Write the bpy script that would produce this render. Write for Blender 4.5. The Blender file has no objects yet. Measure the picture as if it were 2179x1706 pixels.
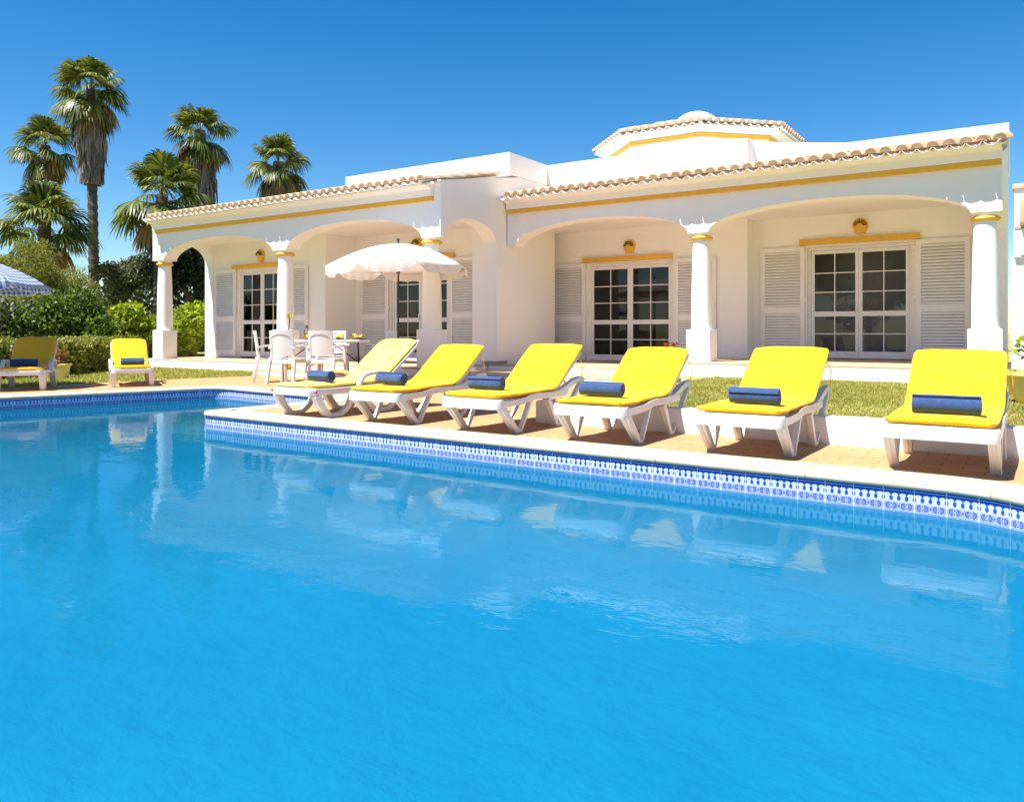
import bpy, bmesh, math, random
import numpy as np
from mathutils import Vector, Matrix, Quaternion

S = bpy.context.scene
COL = S.collection
R = math.radians

# ------------------------------------------------------------------ camera, sky, sun, exposure
PSI = R(33.7)
F_PX, HOR, CX = 1662.0, 706.0, 1089.5
cd = bpy.data.cameras.new('camera')
cam = bpy.data.objects.new('camera', cd)
COL.objects.link(cam)
cam.location = (0, 0, 0.85)
cam.rotation_euler = (R(90), 0, PSI)
cd.sensor_width = 36
cd.lens = 36 * F_PX / 2179
cd.shift_y = -(853 - HOR) / 2179
cd.clip_start = 0.05
cd.clip_end = 3000
S.camera = cam

SUN_EL, SUN_OFF = 62.0, 24.0     # elevation, and degrees to the left of the facade's normal
el, off = R(SUN_EL), R(SUN_OFF)
to_sun = Vector((-math.sin(off) * math.cos(el), -math.cos(off) * math.cos(el), math.sin(el)))
ld = bpy.data.lights.new('sun', 'SUN')
ld.energy = 4.3
ld.angle = R(0.5)
ld.color = (1.0, 0.955, 0.885)
sun = bpy.data.objects.new('sun', ld)
sun.rotation_euler = to_sun.to_track_quat('Z', 'Y').to_euler()
sun.location = (-5, -10, 20)
COL.objects.link(sun)

W = bpy.data.worlds.new('World')
S.world = W
W.use_nodes = True
wn = W.node_tree.nodes
wl = W.node_tree.links
bg = wn['Background']
sky = wn.new('ShaderNodeTexSky')
sky.sky_type = 'NISHITA'
sky.sun_disc = False
sky.sun_elevation = el
sky.sun_rotation = math.atan2(to_sun.x, to_sun.y)
sky.air_density = 1.0
sky.dust_density = 0.1
sky.ozone_density = 3.0
sky.altitude = 300
hs = wn.new('ShaderNodeHueSaturation')
hs.inputs['Saturation'].default_value = 1.41
wl.new(sky.outputs[0], hs.inputs['Color'])
wl.new(hs.outputs[0], bg.inputs['Color'])
bg.inputs['Strength'].default_value = 0.067

S.view_settings.view_transform = 'Standard'
S.view_settings.look = 'None'
S.view_settings.gamma = 1
S.view_settings.exposure = 1.28
S.cycles.max_bounces = 10
S.cycles.transparent_max_bounces = 24
S.cycles.glossy_bounces = 5
S.cycles.diffuse_bounces = 6

# ------------------------------------------------------------------ pixel helpers (planning only: where a ray meets a distance)
sP, cP = math.sin(PSI), math.cos(PSI)
def ray_xy(px, d):
    u = (px - CX) / F_PX
    return (d * (-sP + u * cP), d * (cP + u * sP))
def z_at(py, d):
    return 0.85 + (HOR - py) * d / F_PX

# ------------------------------------------------------------------ materials
class NT:
    """small helper that writes math node graphs"""
    def __init__(s, m):
        s.t = m.node_tree; s.n = s.t.nodes; s.l = s.t.links
    def node(s, kind, **kw):
        n = s.n.new(kind)
        for k, v in kw.items(): setattr(n, k, v)
        return n
    def link(s, a, b): s.l.new(a, b)
    def m(s, op, a, b=None, c=None):
        n = s.n.new('ShaderNodeMath'); n.operation = op
        for i, v in enumerate((a, b, c)):
            if v is None: continue
            if isinstance(v, (int, float)): n.inputs[i].default_value = v
            else: s.l.new(v, n.inputs[i])
        return n.outputs[0]
    def mix(s, f, a, b, blend='MIX'):
        n = s.n.new('ShaderNodeMix'); n.data_type = 'RGBA'; n.blend_type = blend
        for k, v in ((0, f), (6, a), (7, b)):
            if isinstance(v, (int, float)): n.inputs[k].default_value = v
            elif isinstance(v, tuple): n.inputs[k].default_value = (*v[:3], 1)
            else: s.l.new(v, n.inputs[k])
        return n.outputs[2]
    def coord(s, which='Object', scale=None):
        o = s.node('ShaderNodeTexCoord').outputs[which]
        if scale is not None:
            mp = s.node('ShaderNodeMapping')
            mp.inputs['Scale'].default_value = scale if isinstance(scale, tuple) else (scale,) * 3
            s.link(o, mp.inputs[0]); o = mp.outputs[0]
        return o
    def noise(s, scale, detail=4, rough=.55, vec=None, dist=0.0):
        n = s.node('ShaderNodeTexNoise')
        n.inputs['Scale'].default_value = scale; n.inputs['Detail'].default_value = detail
        n.inputs['Roughness'].default_value = rough; n.inputs['Distortion'].default_value = dist
        s.link(vec if vec is not None else s.coord(), n.inputs['Vector'])
        return n.outputs['Fac']
    def ramp(s, fac, stops):
        n = s.node('ShaderNodeValToRGB')
        e = n.color_ramp.elements
        while len(e) < len(stops): e.new(.5)
        for i, (p, c) in enumerate(stops):
            e[i].position = p; e[i].color = (*c, 1)
        s.link(fac, n.inputs[0])
        return n.outputs[0]
    def bump(s, h, strength, dist):
        n = s.node('ShaderNodeBump')
        n.inputs['Strength'].default_value = strength; n.inputs['Distance'].default_value = dist
        s.link(h, n.inputs['Height'])
        return n.outputs[0]

def new_mat(name):
    m = bpy.data.materials.new(name); m.use_nodes = True
    nt = NT(m)
    return m, nt, nt.n['Principled BSDF']

def mat(name, c1, c2=None, scale=6, rough=.6, bump=0, bscale=None, bdist=.01, detail=5, spec=None, sheen=0, stretch=None, trans=0):
    m, nt, p = new_mat(name)
    p.inputs['Roughness'].default_value = rough
    if spec is not None: p.inputs['Specular IOR Level'].default_value = spec
    vec = nt.coord('Object', stretch) if stretch else nt.coord()
    if c2:
        f = nt.noise(scale, detail, .6, vec)
        nt.link(nt.ramp(f, [(.3, c1), (.7, c2)]), p.inputs['Base Color'])
    else:
        p.inputs['Base Color'].default_value = (*c1, 1)
    if bump:
        nt.link(nt.bump(nt.noise(bscale or scale * 4, 6, .6, vec), bump, bdist), p.inputs['Normal'])
    if sheen:
        p.inputs['Sheen Weight'].default_value = sheen
    return m

def leaf_mat(name, stops, trans=.3, rough=.5):
    m, nt, p = new_mat(name)
    g = nt.node('ShaderNodeNewGeometry')
    n = nt.noise(1.3, 3)
    f = nt.m('ADD', nt.m('MULTIPLY', g.outputs['Random Per Island'], .65), nt.m('MULTIPLY', n, .5))
    c = nt.ramp(f, stops)
    nt.link(c, p.inputs['Base Color'])
    p.inputs['Roughness'].default_value = rough
    p.inputs['Specular IOR Level'].default_value = .35
    tr = nt.node('ShaderNodeBsdfTranslucent')
    nt.link(nt.mix(1.0, c, (1.3, 1.25, .5), 'MULTIPLY'), tr.inputs['Color'])
    ms = nt.node('ShaderNodeMixShader'); ms.inputs[0].default_value = trans
    nt.link(p.outputs[0], ms.inputs[1]); nt.link(tr.outputs[0], ms.inputs[2])
    nt.link(ms.outputs[0], nt.n['Material Output'].inputs['Surface'])
    return m

def plaster_mat(name, base, dirt=(.60, .56, .50), amt=.35):
    m, nt, p = new_mat(name)
    big = nt.noise(.9, 5, .65)
    streak = nt.noise(2.2, 5, .6, nt.coord('Object', (2.5, 2.5, .35)))
    f = nt.m('MULTIPLY', nt.m('SMOOTH_MIN', big, streak, .1), amt)
    f = nt.m('MAXIMUM', nt.m('SUBTRACT', f, amt * .42), 0.0)
    nt.link(nt.mix(f, base, dirt), p.inputs['Base Color'])
    p.inputs['Roughness'].default_value = .85
    p.inputs['Specular IOR Level'].default_value = .2
    h = nt.m('ADD', nt.noise(35, 6, .65), nt.m('MULTIPLY', nt.noise(4, 3), .8))
    nt.link(nt.bump(h, .35, .006), p.inputs['Normal'])
    return m

MT = {}
MT['plaster'] = plaster_mat('white_plaster', (.88, .87, .86))
MT['plaster_warm'] = plaster_mat('warm_white_plaster', (.88, .865, .845))
MT['yellow_paint'] = mat('yellow_paint', (.72, .40, .035), (.80, .46, .05), 8, .6, .2, 40, .004)
MT['white_paint'] = mat('white_door_paint', (.78, .76, .73), (.82, .80, .77), 5, .4)
MT['shutter'] = mat('shutter_paint', (.80, .77, .74), (.86, .83, .80), 4, .5, .1, 60, .002)
MT['louvre_shade'] = mat('louvre_gap_shade', (.50, .44, .40), None, rough=.9)
MT['tile_clay'] = mat('clay_roof_tile', (.60, .41, .26), (.82, .66, .48), 7, .8, .4, 45, .008)
MT['tile_white'] = mat('limewashed_tile', (.72, .66, .58), (.84, .80, .75), 9, .8, .4, 45, .006)
MT['plastic'] = mat('white_resin', (.68, .65, .61), (.75, .72, .69), 5, .38, .05, 30, .003)
MT['plastic_old'] = mat('weathered_resin', (.66, .64, .62), (.78, .76, .74), 9, .45, .1, 30, .003)
MT['dark_metal'] = mat('dark_metal', (.03, .035, .045), None, rough=.4)
MT['black_metal'] = mat('black_tube', (.012, .012, .014), None, rough=.35)
MT['towel'] = mat('blue_towel', (.013, .042, .145), (.026, .08, .23), 40, .95, .8, 220, .006, sheen=.3)
MT['pot_yellow'] = mat('yellow_glazed_pot', (.74, .50, .08), (.82, .60, .16), 6, .35)
MT['pot_pale'] = mat('pale_yellow_planter', (.72, .60, .14), (.80, .68, .22), 6, .5)
MT['soil'] = mat('soil', (.05, .03, .02), (.10, .07, .04), 20, .95, .6, 60, .01)
MT['trunk'] = mat('palm_trunk_bark', (.05, .04, .03), (.15, .12, .095), 6, .95, .9, 20, .04, stretch=(1, 1, 5))
MT['bark'] = mat('grey_bark', (.10, .08, .06), (.22, .18, .14), 8, .95, .8, 25, .02)
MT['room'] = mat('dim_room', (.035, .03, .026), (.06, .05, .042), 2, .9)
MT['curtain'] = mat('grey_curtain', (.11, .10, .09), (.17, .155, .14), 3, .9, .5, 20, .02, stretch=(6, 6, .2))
MT['red'] = mat('red_cap', (.6, .04, .02), None, rough=.4)

def tuft_grad(name, stops, trans=.25): return leaf_mat(name, stops, trans)
MT['palm_green'] = leaf_mat('palm_frond', [(.15, (.022, .042, .008)), (.5, (.07, .105, .019)), (.85, (.25, .255, .05))], .25, .42)
MT['palm_dry'] = leaf_mat('dry_palm_frond', [(.15, (.10, .06, .025)), (.5, (.26, .17, .06)), (.9, (.40, .30, .13))], .2, .7)
MT['palm_skirt'] = leaf_mat('dead_palm_skirt', [(.15, (.07, .055, .045)), (.5, (.17, .14, .115)), (.9, (.30, .26, .22))], .05, .9)
MT['leaf_dark'] = leaf_mat('dark_evergreen_leaf', [(.15, (.008, .016, .006)), (.5, (.022, .040, .012)), (.9, (.06, .085, .03))], .2)
MT['leaf_olive'] = leaf_mat('olive_leaf', [(.15, (.035, .045, .022)), (.5, (.085, .105, .045)), (.9, (.19, .21, .10))], .25)
MT['leaf_feather'] = leaf_mat('feathery_leaf', [(.15, (.07, .095, .014)), (.5, (.165, .195, .03)), (.9, (.33, .33, .07))], .35)
MT['leaf_mid'] = leaf_mat('mid_green_leaf', [(.15, (.014, .034, .004)), (.5, (.05, .10, .012)), (.9, (.24, .33, .04))], .35)
MT['leaf_bright'] = leaf_mat('bright_green_leaf', [(.15, (.07, .12, .008)), (.5, (.25, .34, .015)), (.9, (.50, .55, .05))], .45)
MT['leaf_hedge'] = leaf_mat('hedge_leaf', [(.15, (.07, .095, .016)), (.5, (.20, .24, .035)), (.9, (.42, .42, .10))], .35)
MT['leaf_red'] = leaf_mat('reddish_leaf', [(.15, (.10, .03, .02)), (.5, (.25, .10, .03)), (.9, (.35, .22, .05))], .3)
MT['flower_red'] = leaf_mat('dark_red_flower', [(.15, (.15, .015, .01)), (.9, (.35, .04, .02))], .2)
MT['grass'] = leaf_mat('grass_blade', [(.1, (.11, .16, .02)), (.45, (.26, .29, .045)), (.72, (.43, .37, .10)), (1, (.55, .43, .19))], .25, .7)
MT['grass_left'] = leaf_mat('greener_grass_blade', [(.1, (.13, .17, .025)), (.45, (.27, .30, .055)), (.8, (.46, .41, .12))], .25, .7)

def lawn_mat():
    m, nt, p = new_mat('lawn_ground')
    f = nt.noise(1.1, 8, .7)
    g = nt.noise(14, 6, .7)
    c = nt.ramp(nt.m('ADD', nt.m('MULTIPLY', f, .6), nt.m('MULTIPLY', g, .4)), [(.32, (.18, .20, .04)), (.5, (.34, .31, .08)), (.68, (.52, .40, .17))])
    nt.link(c, p.inputs['Base Color'])
    p.inputs['Roughness'].default_value = .95
    nt.link(nt.bump(g, .9, .04), p.inputs['Normal'])
    return m
MT['lawn'] = lawn_mat()

def deck_mat():
    m, nt, p = new_mat('terracotta_paving')
    v = nt.coord()
    b = nt.node('ShaderNodeTexBrick')
    nt.link(v, b.inputs['Vector'])
    b.offset = .5
    b.inputs['Scale'].default_value = 1
    b.inputs['Brick Width'].default_value = .24
    b.inputs['Row Height'].default_value = .12
    b.inputs['Mortar Size'].default_value = .005
    b.inputs['Mortar Smooth'].default_value = .2
    b.inputs['Bias'].default_value = 0
    b.inputs['Color1'].default_value = (.44, .225, .09, 1)
    b.inputs['Color2'].default_value = (.52, .285, .125, 1)
    b.inputs['Mortar'].default_value = (.21, .10, .045, 1)
    f = nt.noise(1.5, 7, .65)
    c = nt.mix(nt.m('MULTIPLY', f, .55), b.outputs['Color'], (.56, .36, .20))
    nt.link(c, p.inputs['Base Color'])
    p.inputs['Roughness'].default_value = .8
    p.inputs['Specular IOR Level'].default_value = .25
    nt.link(nt.bump(nt.m('ADD', nt.m('MULTIPLY', b.outputs['Fac'], -1.0), nt.m('MULTIPLY', nt.noise(60, 5), .5)), .5, .004), p.inputs['Normal'])
    return m
MT['deck'] = deck_mat()
MT['terrace'] = mat('terrace_tile', (.52, .34, .21), (.61, .42, .27), 5, .7, .2, 30, .004)
MT['step_edge'] = mat('clay_step_edge', (.56, .33, .19), (.70, .47, .30), 9, .75, .3, 40, .004)

def coping_mat():
    m, nt, p = new_mat('coping_stone')
    uv = nt.node('ShaderNodeUVMap').outputs[0]
    sx = nt.node('ShaderNodeSeparateXYZ'); nt.link(uv, sx.inputs[0])
    fr = nt.m('FRACT', nt.m('DIVIDE', sx.outputs[0], .98))
    wob = nt.m('MULTIPLY', nt.m('SUBTRACT', nt.noise(25, 4), .5), .012)
    j = nt.m('LESS_THAN', nt.m('ADD', nt.m('ABSOLUTE', nt.m('SUBTRACT', fr, .5)), wob), .0042)
    stain = nt.m('LESS_THAN', nt.m('ADD', nt.m('ABSOLUTE', nt.m('SUBTRACT', fr, .5)), nt.m('MULTIPLY', nt.m('SUBTRACT', nt.noise(18, 5), .42), .10)), .004)
    base = nt.ramp(nt.noise(5, 8, .65, nt.coord('Object', (1, 1, 3))), [(.3, (.47, .36, .25)), (.52, (.58, .47, .34)), (.75, (.67, .56, .43))])
    c = nt.mix(nt.m('MULTIPLY', stain, .6), base, (.50, .36, .22))
    c = nt.mix(nt.m('MULTIPLY', j, .8), c, (.32, .24, .16))
    nt.link(c, p.inputs['Base Color'])
    p.inputs['Roughness'].default_value = .75
    p.inputs['Specular IOR Level'].default_value = .3
    nt.link(nt.bump(nt.m('SUBTRACT', nt.noise(30, 6, .6), nt.m('MULTIPLY', j, 2.0)), .4, .005), p.inputs['Normal'])
    return m
MT['coping'] = coping_mat()

def tileband_mat():
    """glazed blue and white border tile: row of white palmettes over a row of paired scrolls"""
    m, nt, p = new_mat('painted_border_tile')
    uv = nt.node('ShaderNodeUVMap').outputs[0]
    s = nt.node('ShaderNodeSeparateXYZ'); nt.link(uv, s.inputs[0])
    x, v = s.outputs[0], s.outputs[1]      # metres along the wall, metres down from the top of the tile
    M = nt.m
    T = .16
    f = M('SUBTRACT', M('FRACT', M('DIVIDE', x, T / 4)), .5)
    af = M('ABSOLUTE', f)
    top = M('ADD', .030, M('MULTIPLY', M('POWER', af, 2.2), .085))
    lobes = M('MULTIPLY', M('GREATER_THAN', v, top), M('LESS_THAN', v, .080))
    drop = M('LESS_THAN', M('ADD', M('POWER', M('DIVIDE', M('SUBTRACT', .5, af), .24), 2), M('POWER', M('DIVIDE', M('SUBTRACT', v, .060), .015), 2)), 1)
    neck = M('LESS_THAN', M('ADD', M('POWER', M('DIVIDE', M('SUBTRACT', .5, af), .07), 2), M('POWER', M('DIVIDE', M('SUBTRACT', v, .048), .02), 2)), 1)
    slit = M('MULTIPLY', M('LESS_THAN', af, .035), M('LESS_THAN', v, .044))
    hole = M('MINIMUM', M('ADD', M('ADD', drop, neck), M('MULTIPLY', slit, .6)), 1)
    line = M('LESS_THAN', M('ABSOLUTE', M('SUBTRACT', v, .016)), .0022)
    below = M('GREATER_THAN', v, .079)
    white = M('MINIMUM', M('ADD', M('ADD', M('MULTIPLY', lobes, M('SUBTRACT', 1, hole)), line), below), 1)
    g = M('SUBTRACT', M('FRACT', M('DIVIDE', x, T / 2)), .5)
    ag = M('ABSOLUTE', g)
    dx = M('MULTIPLY', M('SUBTRACT', ag, .17), T / 2)
    dv = M('SUBTRACT', v, .104)
    r = M('SQRT', M('ADD', M('POWER', dx, 2), M('POWER', M('MULTIPLY', dv, .85), 2)))
    ring = M('MULTIPLY', M('LESS_THAN', M('ABSOLUTE', M('SUBTRACT', r, .0125)), .0036), M('GREATER_THAN', ag, .10))
    ring2 = M('LESS_THAN', M('ABSOLUTE', M('SUBTRACT', r, .005)), .0024)
    diag = M('MULTIPLY', M('LESS_THAN', M('ABSOLUTE', M('SUBTRACT', M('ABSOLUTE', dv), M('MULTIPLY', M('ABSOLUTE', M('SUBTRACT', .5, ag)), .11))), .0022), M('GREATER_THAN', ag, .34))
    ring = M('MINIMUM', M('ADD', M('ADD', ring, ring2), diag), 1)
    dot = M('LESS_THAN', M('ADD', M('POWER', M('DIVIDE', M('SUBTRACT', .5, ag), .07), 2), M('POWER', M('DIVIDE', dv, .006), 2)), 1)
    dot2 = M('LESS_THAN', M('ADD', M('POWER', M('DIVIDE', ag, .05), 2), M('POWER', M('DIVIDE', M('SUBTRACT', M('ABSOLUTE', dv), .011), .005), 2)), 1)
    edge = M('MULTIPLY', M('GREATER_THAN', v, .128), M('LESS_THAN', v, .135))
    dark = M('MINIMUM', M('ADD', M('ADD', ring, dot), M('ADD', dot2, M('MULTIPLY', edge, .45))), 1)
    dark = M('MULTIPLY', dark, below)
    tf = M('FRACT', M('DIVIDE', x, T))
    grout = M('LESS_THAN', M('ABSOLUTE', M('SUBTRACT', tf, .5)), .018)
    n = nt.noise(30, 4)
    blue = nt.ramp(n, [(.3, (.012, .055, .42)), (.7, (.02, .085, .52))])
    pale = nt.mix(M('GREATER_THAN', v, .08), (.50, .54, .63), (.36, .42, .62))
    c = nt.mix(white, blue, pale)
    c = nt.mix(M('MULTIPLY', dark, .9), c, (.02, .06, .36))
    topstrip = M('LESS_THAN', v, .008)
    c = nt.mix(topstrip, c, (.012, .10, .26))
    c = nt.mix(M('MULTIPLY', grout, .85), c, (.66, .68, .72))
    c = nt.mix(M('GREATER_THAN', v, .16), c, (.06, .36, .68))
    nt.link(c, p.inputs['Base Color'])
    p.inputs['Roughness'].default_value = .15
    return m
MT['tileband'] = tileband_mat()

def basin_mat():
    m, nt, p = new_mat('blue_pool_mosaic')
    v = nt.coord()
    b = nt.node('ShaderNodeTexBrick')
    nt.link(v, b.inputs['Vector'])
    b.offset = 0
    b.inputs['Scale'].default_value = 1
    b.inputs['Brick Width'].default_value = .05
    b.inputs['Row Height'].default_value = .05
    b.inputs['Mortar Size'].default_value = .002
    b.inputs['Color1'].default_value = (.026, .265, .45, 1)
    b.inputs['Color2'].default_value = (.034, .29, .485, 1)
    b.inputs['Mortar'].default_value = (.035, .30, .50, 1)
    f = nt.noise(1.2, 6, .7)
    c = nt.mix(nt.m('MULTIPLY', f, .5), b.outputs['Color'], (.02, .26, .48))
    nt.link(c, p.inputs['Base Color'])
    p.inputs['Roughness'].default_value = .6
    p.inputs['Specular IOR Level'].default_value = .1
    return m
MT['basin'] = basin_mat()

def water_mat():
    m, nt, p = new_mat('pool_water')
    nt.n.remove(p)
    v = nt.coord()
    a = nt.noise(1.2, 2, .5, nt.coord('Object', (1.0, 1.3, 1)), .4)
    b = nt.noise(8.0, 3, .55, nt.coord('Object', (.9, 1.3, 1)), .5)
    patch = nt.m('MULTIPLY', nt.noise(.45, 2), .10)
    h = nt.m('ADD', nt.m('MULTIPLY', a, .42), nt.m('MULTIPLY', b, nt.m('ADD', patch, .045)))
    nrm = nt.bump(h, .22, .05)
    fr = nt.node('ShaderNodeFresnel'); fr.inputs['IOR'].default_value = 1.33
    nt.link(nrm, fr.inputs['Normal'])
    tr = nt.node('ShaderNodeBsdfTransparent'); tr.inputs['Color'].default_value = (.55, .86, .95, 1)
    df = nt.node('ShaderNodeBsdfDiffuse')      # light scattered back by the water itself
    nt.link(nt.ramp(nt.noise(.9, 5, .6), [(.3, (.004, .175, .325)), (.7, (.009, .212, .375))]), df.inputs['Color'])
    body = nt.node('ShaderNodeMixShader'); body.inputs[0].default_value = .55
    nt.link(tr.outputs[0], body.inputs[1]); nt.link(df.outputs[0], body.inputs[2])
    gl = nt.node('ShaderNodeBsdfGlossy'); gl.inputs['Roughness'].default_value = .0
    gl.inputs['Color'].default_value = (.36, .46, .54, 1)
    nt.link(nrm, gl.inputs['Normal'])
    ms = nt.node('ShaderNodeMixShader')
    nt.link(fr.outputs[0], ms.inputs[0]); nt.link(body.outputs[0], ms.inputs[1])
    rip = nt.bump(nt.m('ADD', nt.noise(5.5, 4, .6, nt.coord('Object', (.9, 1.2, 1)), .25), nt.m('MULTIPLY', nt.noise(1.4, 3, .5), .6)), .45, .06)
    nt.link(rip, df.inputs['Normal']); nt.link(gl.outputs[0], ms.inputs[2])
    nt.link(ms.outputs[0], nt.n['Material Output'].inputs['Surface'])
    return m
MT['water'] = water_mat()

def glass_mat(name='window_glass', tint=(.62, .63, .63)):
    m, nt, p = new_mat(name)
    nt.n.remove(p)
    fr = nt.node('ShaderNodeFresnel'); fr.inputs['IOR'].default_value = 1.5
    tr = nt.node('ShaderNodeBsdfTransparent'); tr.inputs['Color'].default_value = (*tint, 1)
    gl = nt.node('ShaderNodeBsdfGlossy'); gl.inputs['Roughness'].default_value = .0
    ms = nt.node('ShaderNodeMixShader')
    nt.link(fr.outputs[0], ms.inputs[0]); nt.link(tr.outputs[0], ms.inputs[1]); nt.link(gl.outputs[0], ms.inputs[2])
    nt.link(ms.outputs[0], nt.n['Material Output'].inputs['Surface'])
    return m
MT['glass'] = glass_mat()
MT['clear_glass'] = glass_mat('clear_tumbler', (.93, .95, .95))
MT['juice'] = mat('orange_juice', (.85, .42, .02), None, rough=.3)

def fabric_mat(name, c1, c2, trans=0.0, rib=0):
    m, nt, p = new_mat(name)
    c = nt.ramp(nt.noise(5, 5, .6), [(.3, c1), (.7, c2)])
    nt.link(c, p.inputs['Base Color'])
    p.inputs['Roughness'].default_value = .9
    p.inputs['Specular IOR Level'].default_value = .15
    p.inputs['Sheen Weight'].default_value = .15
    h = nt.noise(120, 3, .6)
    if rib:
        w = nt.node('ShaderNodeTexWave'); w.wave_type = 'BANDS'; w.bands_direction = 'Y'
        w.inputs['Scale'].default_value = rib; w.inputs['Distortion'].default_value = 1.2
        w.inputs['Detail'].default_value = 2
        nt.link(nt.coord(), w.inputs['Vector'])
        h = nt.m('ADD', nt.m('MULTIPLY', h, .4), nt.m('ADD', nt.m('MULTIPLY', w.outputs['Fac'], .5), nt.m('MULTIPLY', nt.noise(9, 4, .6, nt.coord('Object', (.4, 1.5, 1.5))), 4.0)))
    nt.link(nt.bump(h, .35, .006), p.inputs['Normal'])
    if trans:
        tr = nt.node('ShaderNodeBsdfTranslucent'); nt.link(c, tr.inputs['Color'])
        ms = nt.node('ShaderNodeMixShader'); ms.inputs[0].default_value = trans
        nt.link(p.outputs[0], ms.inputs[1]); nt.link(tr.outputs[0], ms.inputs[2])
        nt.link(ms.outputs[0], nt.n['Material Output'].inputs['Surface'])
    return m
MT['cushion'] = fabric_mat('yellow_cushion', (.80, .445, .009), (.84, .49, .016), rib=14)
MT['cushion_glare'] = fabric_mat('glare_pale_cushion', (.82, .58, .11), (.86, .64, .18), rib=14)  # paler yellow holds the sun's sheen on one lounger's backrest
MT['cushion_gold'] = fabric_mat('gold_trim_shaded_cushion', (.92, .44, .006), (.96, .50, .012), rib=14)  # gold trim; on the left loungers' pads it stands in for shade
MT['canvas'] = fabric_mat('cream_canvas', (.82, .76, .70), (.86, .81, .76), .38)

def gingham_mat():
    m, nt, p = new_mat('blue_gingham')
    uv = nt.node('ShaderNodeUVMap').outputs[0]
    s = nt.node('ShaderNodeSeparateXYZ'); nt.link(uv, s.inputs[0])
    a = nt.m('LESS_THAN', nt.m('FRACT', nt.m('DIVIDE', s.outputs[0], .085)), .5)
    b = nt.m('LESS_THAN', nt.m('FRACT', nt.m('DIVIDE', s.outputs[1], .085)), .5)
    f = nt.m('MULTIPLY', nt.m('ADD', a, b), .5)
    c = nt.mix(f, (.78, .79, .82), (.06, .17, .50))
    nt.link(c, p.inputs['Base Color'])
    p.inputs['Roughness'].default_value = .9
    tr = nt.node('ShaderNodeBsdfTranslucent'); nt.link(c, tr.inputs['Color'])
    ms = nt.node('ShaderNodeMixShader'); ms.inputs[0].default_value = .4
    nt.link(p.outputs[0], ms.inputs[1]); nt.link(tr.outputs[0], ms.inputs[2])
    nt.link(ms.outputs[0], nt.n['Material Output'].inputs['Surface'])
    return m
MT['gingham'] = gingham_mat()

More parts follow.
